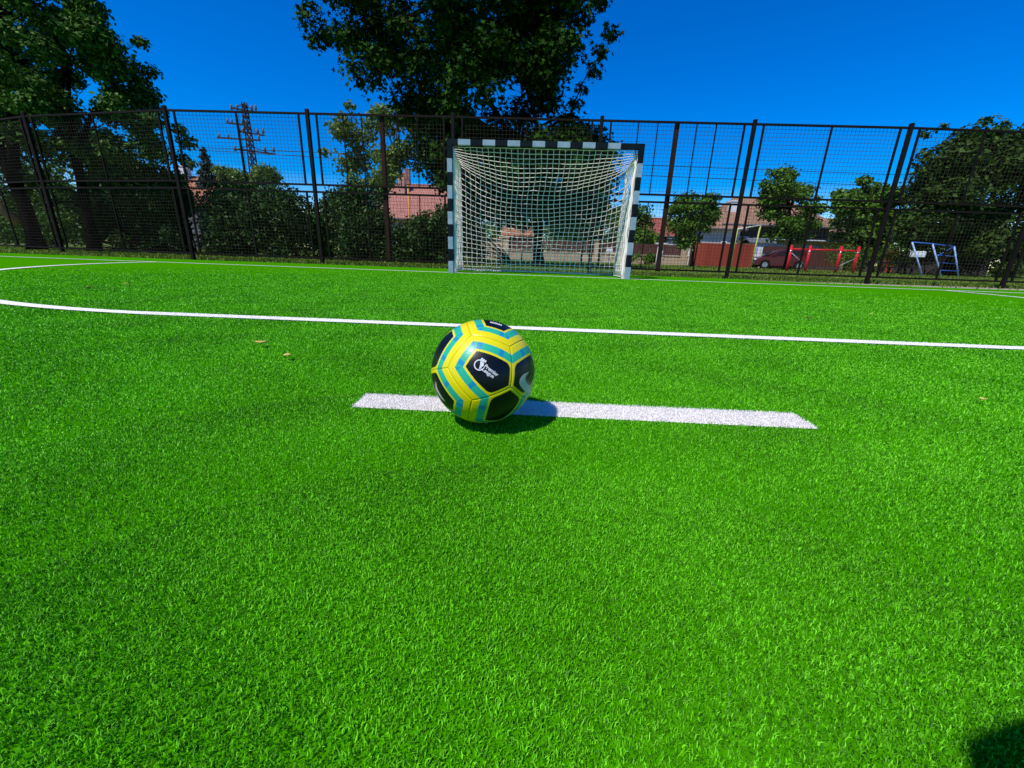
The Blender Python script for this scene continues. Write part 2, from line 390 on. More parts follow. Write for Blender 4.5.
fallen_leaf(-3.312, -4.239, 0.035, 0.3, M['fallen_yellow'], 'pale leaf far out on the turf at left')
fallen_leaf(2.250, -4.420, 0.03, 0.9, M['fallen_yellow'], 'pale scrap of leaf beyond the area line at right')
fallen_leaf(1.598, -4.774, 0.03, 2.9, M['fallen_brown'], 'brown scrap of leaf beyond the area line at right')
fallen_leaf(-3.237, -4.599, 0.03, 1.2, M['fallen_brown'], 'brown leaf far out on the turf at left')

# ------------------------------------------------------------------ the football
BALL_C = Vector((-.235, -6.62, .1085)); BALL_R = .102
ICO = np.array([[0.073,-0.9298,0.3607],[-0.3634,0.6937,0.6219],[0.3634,-0.6937,-0.6219],[-0.073,0.9298,-0.3607],[0.252,-0.0873,0.9638],[0.7219,0.2948,-0.626],[-0.7219,-0.2948,0.626],[-0.252,0.0873,-0.9638],[0.9227,-0.3339,0.1925],[-0.653,-0.6695,-0.354],[0.653,0.6695,0.354],[-0.9227,0.3339,-0.1925]])
TET = np.array([[0.5701,-0.8211,-0.0288],[-0.9638,-0.2644,0.0334],[0.2272,0.5352,0.8136],[0.1665,0.5503,-0.8182]])
trio = np.argmax(ICO @ TET.T, 1)
def ball_fields(p):
    """per point of the unit sphere: distance to the nearest outer seam, inner seam, and along-panel coordinate"""
    D = p @ ICO.T; f = np.argmax(D, 1)
    douter = np.full(len(p), 9.0); dinner = np.full(len(p), 9.0); along = np.zeros(len(p))
    for a in range(12):
        k = f == a
        for b in range(12):
            if a == b or ICO[a] @ ICO[b] < .3: continue
            nrm = ICO[a] - ICO[b]; nrm /= np.linalg.norm(nrm)
            d = np.arcsin(np.clip(p[k] @ nrm, -1, 1))
            if trio[a] == trio[b]: dinner[k] = np.minimum(dinner[k], d)
            else:
                t = np.cross(ICO[a], ICO[b]); t /= np.linalg.norm(t)
                al = p[k] @ t
                cur = douter[k]; along[k] = np.where(d < cur, al, along[k]); douter[k] = np.minimum(cur, d)
    return f, douter, dinner, along
bm = bmesh.new()
bmesh.ops.create_cube(bm, size=2)
bmesh.ops.subdivide_edges(bm, edges=bm.edges, cuts=175, use_grid_fill=True)
me = bpy.data.meshes.new('football'); bm.to_mesh(me); bm.free()
n = len(me.vertices); co = np.zeros(n * 3, np.float32); me.vertices.foreach_get('co', co); co = co.reshape(-1, 3).astype(float)
co = np.tan(co * math.pi / 4)           # evens out the cube-sphere spacing
co /= np.linalg.norm(co, axis=1)[:, None]
f, do, di, al = ball_fields(co)
# smooth corners of the black shapes a little by combining the two distances
BW1, BW2, BW3, BW4 = .135, .275, .315, .05
C_Y = np.array([.75, .65, .003]); C_T = np.array([.02, .42, .27]); C_B = np.array([.0018, .0035, .006]); C_TB = np.array([.01, .25, .46])
colr = np.tile(C_Y, (n, 1))
teal = (do > BW1) & (do < BW2); colr[teal] = C_T
sq = teal & (np.abs(np.mod(al + .05, .40) - .20) < .042); colr[sq] = C_TB
a_, b_ = do - BW3, di - BW4
rr_ = .07
inn = np.where((a_ < rr_) & (b_ < rr_), rr_ - np.hypot(np.maximum(rr_ - a_, 0), np.maximum(rr_ - b_, 0)), np.minimum(a_, b_))
colr[inn > 0] = C_B
colr *= rng.normal(1, .012, (n, 1))
# fine seams are pressed into the skin
seam = np.minimum(do, di)
rad = BALL_R * (1 - .011 * np.exp(-(seam / .010) ** 2))
dark = np.exp(-(seam / .0065) ** 2)[:, None] * .45
colr = np.clip(colr * (1 - dark), 0, 1)
me.vertices.foreach_set('co', (co * rad[:, None]).astype(np.float32).ravel())
ca = me.color_attributes.new('panel_print', 'FLOAT_COLOR', 'POINT')
ca.data.foreach_set('color', np.concatenate([colr, np.ones((n, 1))], 1).astype(np.float32).ravel())
me.polygons.foreach_set('use_smooth', np.ones(len(me.polygons), bool)); me.update()
mb_, nt, b = new_mat('ball_skin')
at = nt.nodes.new('ShaderNodeAttribute'); at.attribute_name = 'panel_print'
nt.links.new(at.outputs['Color'], b.inputs['Base Color']); b.inputs['Roughness'].default_value = .36; b.inputs['Specular IOR Level'].default_value = .33
b.inputs['Coat Weight'].default_value = .06; b.inputs['Coat Roughness'].default_value = .15
tc = nt.nodes.new('ShaderNodeTexCoord'); vo = nt.nodes.new('ShaderNodeTexVoronoi'); vo.inputs['Scale'].default_value = 380
bp = nt.nodes.new('ShaderNodeBump'); bp.inputs['Strength'].default_value = .12; bp.inputs['Distance'].default_value = .001
nt.links.new(tc.outputs['Object'], vo.inputs['Vector']); nt.links.new(vo.outputs['Distance'], bp.inputs['Height']); nt.links.new(bp.outputs['Normal'], b.inputs['Normal'])
me.materials.append(mb_)
ball = bpy.data.objects.new('football', me); COL.objects.link(ball); ball.location = BALL_C
tag(ball, 'yellow, teal and black football resting on the white penalty mark', 'ball')
M['print_white'] = mat('print_white', (.66, .68, .72), .45); M['print_grey'] = mat('print_grey', (.56, .56, .42), .5)

def on_ball(name, polys, m, lift=1.006):
    """flat printed shapes given as lists of directions, wrapped on the ball"""
    bm = bmesh.new()
    for pl in polys:
        bm.faces.new([bm.verts.new(Vector(p).normalized()) for p in pl])
    bmesh.ops.triangulate(bm, faces=bm.faces)
    for _ in range(3): bmesh.ops.subdivide_edges(bm, edges=[e for e in bm.edges if e.calc_length() > .03], cuts=1)
    for v in bm.verts: v.co = v.co.normalized() * BALL_R * lift
    bmesh.ops.triangulate(bm, faces=bm.faces)
    for fc in bm.faces:
        if fc.normal.dot(fc.calc_center_median()) < 0: fc.normal_flip()
    me = bpy.data.meshes.new(name); bm.to_mesh(me); bm.free(); me.materials.append(m)
    o = bpy.data.objects.new(name, me); COL.objects.link(o); o.parent = ball; return o

def smooth_closed(pts, k=4):
    """Catmull-Rom through a closed outline of directions"""
    P = [Vector(p) for p in pts]; out = []; n = len(P)
    for i in range(n):
        a, b, c, d = P[i-1], P[i], P[(i+1) % n], P[(i+2) % n]
        for j in range(k):
            t = j / k
            out.append(.5 * ((2*b) + (c-a)*t + (2*a-5*b+4*c-d)*t*t + (3*b-a-3*c+d)*t**3))
    return out
SWL = [[0.8762,-0.4536,0.1629],[0.7948,-0.5858,0.1586],[0.7291,-0.6765,0.1033],[0.7153,-0.6988,0.0084],[0.7699,-0.6291,-0.1072],[0.8505,-0.4687,-0.2386],[0.892,-0.1576,-0.4237]]
SWR = [[0.8790,-0.4480,0.1629],[0.8358,-0.537,0.1145],[0.8204,-0.5693,0.053],[0.8581,-0.5114,-0.047],[0.9221,-0.3518,-0.1608],[0.942,-0.1236,-0.3122],[0.9178,-0.1139,-0.3699]]
def fine(P, k=4):
    out = []
    for i in range(len(P) - 1):
        a, b, c, d = Vector(P[max(i-1, 0)]), Vector(P[i]), Vector(P[i+1]), Vector(P[min(i+2, len(P)-1)])
        for j in range(k): t = j / k; out.append(.5 * ((2*b) + (c-a)*t + (2*a-5*b+4*c-d)*t*t + (3*b-a-3*c+d)*t**3))
    return out + [Vector(P[-1])]
sl_, sr_ = fine(SWL), fine(SWR)
on_ball('swoosh_mark', [[sl_[i], sl_[i+1], sr_[i+1], sr_[i]] for i in range(len(sl_) - 1)], M['print_grey'])
on_ball('side_mark', [smooth_closed([[-0.7983,-0.5992,-0.0611],[-0.785,-0.5991,-0.1579],[-0.7332,-0.6314,-0.2525],[-0.6662,-0.6618,-0.3436],[-0.6218,-0.6709,-0.404],[-0.7035,-0.6056,-0.372],[-0.7724,-0.5691,-0.2821],[-0.8171,-0.5429,-0.194]])], M['print_grey'])
# top badge: a row of close upright strokes on the black panel
bd = []
p0, p1 = Vector((.125, -.125, .985)), Vector((.345, -.118, .931)); up_ = Vector((0, .048, .01))
for i in range(11):
    t0 = i / 11; t1 = t0 + .070
    q0 = p0.lerp(p1, t0); q1 = p0.lerp(p1, t1); k = .75 + .25 * ((i * 7) % 3) / 2
    bd.append([q0 - up_ * k, q1 - up_ * k, q1 + up_ * k, q0 + up_ * k])
on_ball('top_badge', bd, M['print_white'])

# lettering and emblem on the black panel that faces the camera
c0 = Vector((.14, -.945, .305)).normalized()
ux = (Vector((.3318, -.9192, .2123)) - Vector((.0961, -.919, .3824))); ux = (ux - c0 * ux.dot(c0)).normalized()
uy = c0.cross(ux)
if uy.z < 0: uy = -uy
def wrap(x, y, org): return org + ux * x + uy * y
def ball_text(name, body, size, org, m):
    cu = bpy.data.curves.new(name, 'FONT'); cu.body = body; cu.size = size; cu.space_character = .95; cu.space_line = .72; cu.resolution_u = 3; cu.offset = size * .022
    to = bpy.data.objects.new(name, cu); COL.objects.link(to)
    bpy.context.view_layer.update()
    me = bpy.data.meshes.new_from_object(to.evaluated_get(bpy.context.evaluated_depsgraph_get()))
    bpy.data.objects.remove(to)
    for v in me.vertices: v.co = wrap(v.co.x, v.co.y, org).normalized() * BALL_R * 1.006
    me.materials.clear(); me.materials.append(m)
    o = bpy.data.objects.new(name, me); COL.objects.link(o); o.parent = ball; return o
ball_text('lettering', 'Premier\nLeague', .092, c0 - ux * .055 + uy * .018, M['print_white'])
eo = c0 - ux * .135 + uy * .0
E_ = []
for i in range(20):                                   # open ring
    a0, a1 = R(70 + i * 14), R(70 + (i + 1) * 14)
    E_.append([wrap(.098 * math.cos(a0), .098 * math.sin(a0), eo), wrap(.098 * math.cos(a1), .098 * math.sin(a1), eo), wrap(.078 * math.cos(a1), .078 * math.sin(a1), eo), wrap(.078 * math.cos(a0), .078 * math.sin(a0), eo)])
for i in range(3):                                    # three-point crown
    x = -.028 + i * .036
    E_.append([wrap(x - .014, .088, eo), wrap(x + .016, .088, eo), wrap(x + .010, .135, eo), wrap(x - .018, .122, eo)])
E_.append([wrap(p[0], p[1], eo) for p in ((-.03, .07), (.045, .072), (.07, .03), (.05, -.005), (.062, -.03), (.03, -.06), (.02, -.02), (.0, .02))])
on_ball('emblem', E_, M['print_white'])

# ------------------------------------------------------------------ the goal
goal = empty('handball_goal', (0, 0, 0))
tag(goal, 'handball goal with black and white banded frame and sagging white net', 'goal')
W2, H2, T = 1.5, 2.0, .08
def banded(axis, fixed, spans, name):
    mb = MB()
    for k, (a, b, mi) in enumerate(spans):
        e = 0.0
        if axis == 'z': mb.box(fixed - T/2, -T/2, a, fixed + T/2, T/2, b, mi)
        else: mb.box(a, -T/2, fixed - T/2, b, T/2, fixed + T/2, mi)
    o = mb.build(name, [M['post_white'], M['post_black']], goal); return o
for sx in (-1, 1):
    spans = []; z = 0.0; c = 0
    while z < 1.79: spans.append((z, z + .2, c)); c ^= 1; z += .2
    spans.append((1.8, 2.0 , 1))
    # merge the top: black up to the mitre with the crossbar
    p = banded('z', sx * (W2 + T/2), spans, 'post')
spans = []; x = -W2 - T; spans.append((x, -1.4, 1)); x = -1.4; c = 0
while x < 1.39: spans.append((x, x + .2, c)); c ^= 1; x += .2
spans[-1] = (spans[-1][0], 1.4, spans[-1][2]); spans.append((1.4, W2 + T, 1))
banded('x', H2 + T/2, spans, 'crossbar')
DT, DB = .8, 1.02
for sx in (-1, 1):
    x = sx * (W2 + .02)
    MB().tube([(x, DB, .03), (x, DT, 1.86)], .022, 8).build('rear_upright', M['dark_green_steel'] if sx < 0 else M['galv'], goal, True)
    MB().tube([(x, DT, 1.86), (x, .05, 1.97)], .02, 8).build('top_stay', M['galv'], goal, True)
    MB().tube([(x, DB, .03), (x, .05, .03)], .02, 8).build('ground_bar', M['galv'], goal, True)
MB().tube([(-W2 - .02, DB, .03), (W2 + .02, DB, .03)], .02, 8).build('rear_ground_bar', M['galv'], goal, True)
# the net: rows hang from the crossbar, are held up only at the two rear corners and sag between them
def net_profile(v, u):
    """v 0..1 from the crossbar back and down to the ground, u -1..1 across"""
    a = min(1, abs(u)) ** 2.2
    # corner profile, piecewise
    L1, L2 = .82, 1.88
    s = v * (L1 + L2)
    if s < L1: yc, zc = .03 + (DT - .03) * s / L1, 1.98 - .12 * s / L1
    else: t = (s - L1) / L2; yc, zc = DT + (DB - DT) * t, 1.86 * (1 - t)
    # middle profile: one slack curve
    t = v
    cy_, cz_ = .72, 1.02                                # slack curve: back from the bar, then steeply down to the ground bar
    ym = (1-t)**2 * .03 + 2*t*(1-t) * cy_ + t*t * (DB - .03); zm = (1-t)**2 * 1.98 + 2*t*(1-t) * cz_ + t*t * .03
    zm = max(zm, .03 + .02 * (1 - t))
    return yc * a + ym * (1 - a), max(.015, zc * a + zm * (1 - a))
NU, NV = 31, 29
net = MB(); jit = lambda: rnd.gauss(0, .004)
G = [[None] * (NU + 1) for _ in range(NV + 1)]
for j in range(NV + 1):
    for i in range(NU + 1):
        u = -1 + 2 * i / NU; y, z = net_profile(j / NV, u)
        k = (1 - abs(u)) * math.sin(math.pi * j / NV)      # uneven slack, tugs and a fold
        y += k * (.04 * math.sin(3.1 * u + 1.2 + j * .11) + .025 * math.sin(7.3 * u - j * .23)); z = max(.015, z + k * (.06 * math.sin(2.3 * u + .8) + .018 * math.sin(8.1 * u + j * .3)))
        G[j][i] = (u * W2 + k * .03 * math.sin(j * .4 + 3 * u) + jit(), y + jit(), z + jit() * .8)
for j in range(NV + 1): net.tube(G[j], .0050, 8)
for i in range(NU + 1): net.tube([G[j][i] for j in range(NV + 1)], .0050, 8)
for sx in (-1, 1):
    rows = 19
    S = []
    for j in range(rows + 1):
        z0 = 1.97 * (1 - j / rows) + .02; row = []
        d = DB + (DT - DB) * min(1, z0 / 1.86) if z0 < 1.86 else DT * max(.1, (1.99 - z0) / .13)
        for i in range(17):
            t = (i / 16) ** 1.4; row.append((sx * (W2 - .01 + .012 * math.sin(t * math.pi)) + jit(), .03 + (d - .03) * t + jit(), min(z0, 1.97 - .11 * t) - .03 * math.sin(math.pi * t) * (z0 / 2)))
        S.append(row)
    for r_ in S: net.tube(r_, .0050, 8)
    for i in range(17): net.tube([S[j][i] for j in range(rows + 1)], .0050, 8)
    # bunched net lashed along the post
    net.tube([(sx * (W2 - .02) + jit() * 3, .05 + jit(), z_ * .098) for z_ in range(21)], .026, 5)
net.build('net', M['net'], goal, True)

# ------------------------------------------------------------------ the fence
fence = empty('mesh_fence', (0, 1.923, 0))
tag(fence, 'tall dark steel fence with welded mesh panels behind the goal', 'fence')
PX = [(-15.2, 3.7), (-11.6, 2.6), (-7.772, 1.923), (-4.801, 1.923), (-1.83, 1.923), (1.141, 1.923), (4.112, 1.923), (7.083, 1.923), (10.03, 2.06), (13.0, 2.5)]
for (x, y) in PX:
    MB().box(x - .034, y - .034 - 1.923, -.02, x + .034, y + .034 - 1.923, 3.01).build('post', M['fence_steel'], fence, bevel=.006)
def local(p, q, t, z, off=0.0):
    x = p[0] + (q[0] - p[0]) * t; y = p[1] + (q[1] - p[1]) * t - 1.923 + off; return (x, y, z)
for b_i in range(len(PX) - 1):
    p, q = PX[b_i], PX[b_i + 1]; L = math.hypot(q[0] - p[0], q[1] - p[1]); e = .185 / L
    wide = b_i in (3, 5)                              # the two bays beside the goal have a heavy middle post
    for (za, zb, nm) in ((.14, 1.48, 'lower_panel'), (1.62, 2.93, 'upper_panel')):
        fr = MB()
        for z in (za, zb): fr.bar(local(p, q, .0 if True else e, z), local(p, q, 1.0, z), .036)
        for t in (e, 1 - e): fr.bar(local(p, q, t, za), local(p, q, t, zb), .034)
        if wide:
            ts = (e + .183, e + .31, 1 - e - .31, 1 - e - .183) if nm == 'upper_panel' else (e + .31, 1 - e - .183)
            for t in ts: fr.bar(local(p, q, t, za, .004), local(p, q, t, zb, .004), .018)
        else:
            fr.bar(local(p, q, .5, za, .003), local(p, q, .5, zb, .003), .026)
        fo = fr.build(nm, M['fence_steel'], fence)
        wm = MB(); nx = int(L * (1 - 2 * e) / .074); nz = int((zb - za) / .066)
        for i in range(1, nx): t = e + (1 - 2 * e) * i / nx; wm.tube([local(p, q, t, za, .024), local(p, q, t, zb, .024)], .0027, 4, cap=False)
        for i in range(1, nz): z = za + (zb - za) * i / nz; wm.tube([local(p, q, e, z, .030), local(p, q, 1 - e, z, .030)], .0031, 4, cap=False)
        wm.build('wire_mesh', M['fence_wire'], fo)
    if wide:
        m_ = MB(); a = local(p, q, .505, .12, .06); m_.box(a[0] - .042, a[1] - .03, .1, a[0] + .042, a[1] + .05, 2.95)
        m_.build('middle_post', M['fence_rust'], fence, bevel=.005)
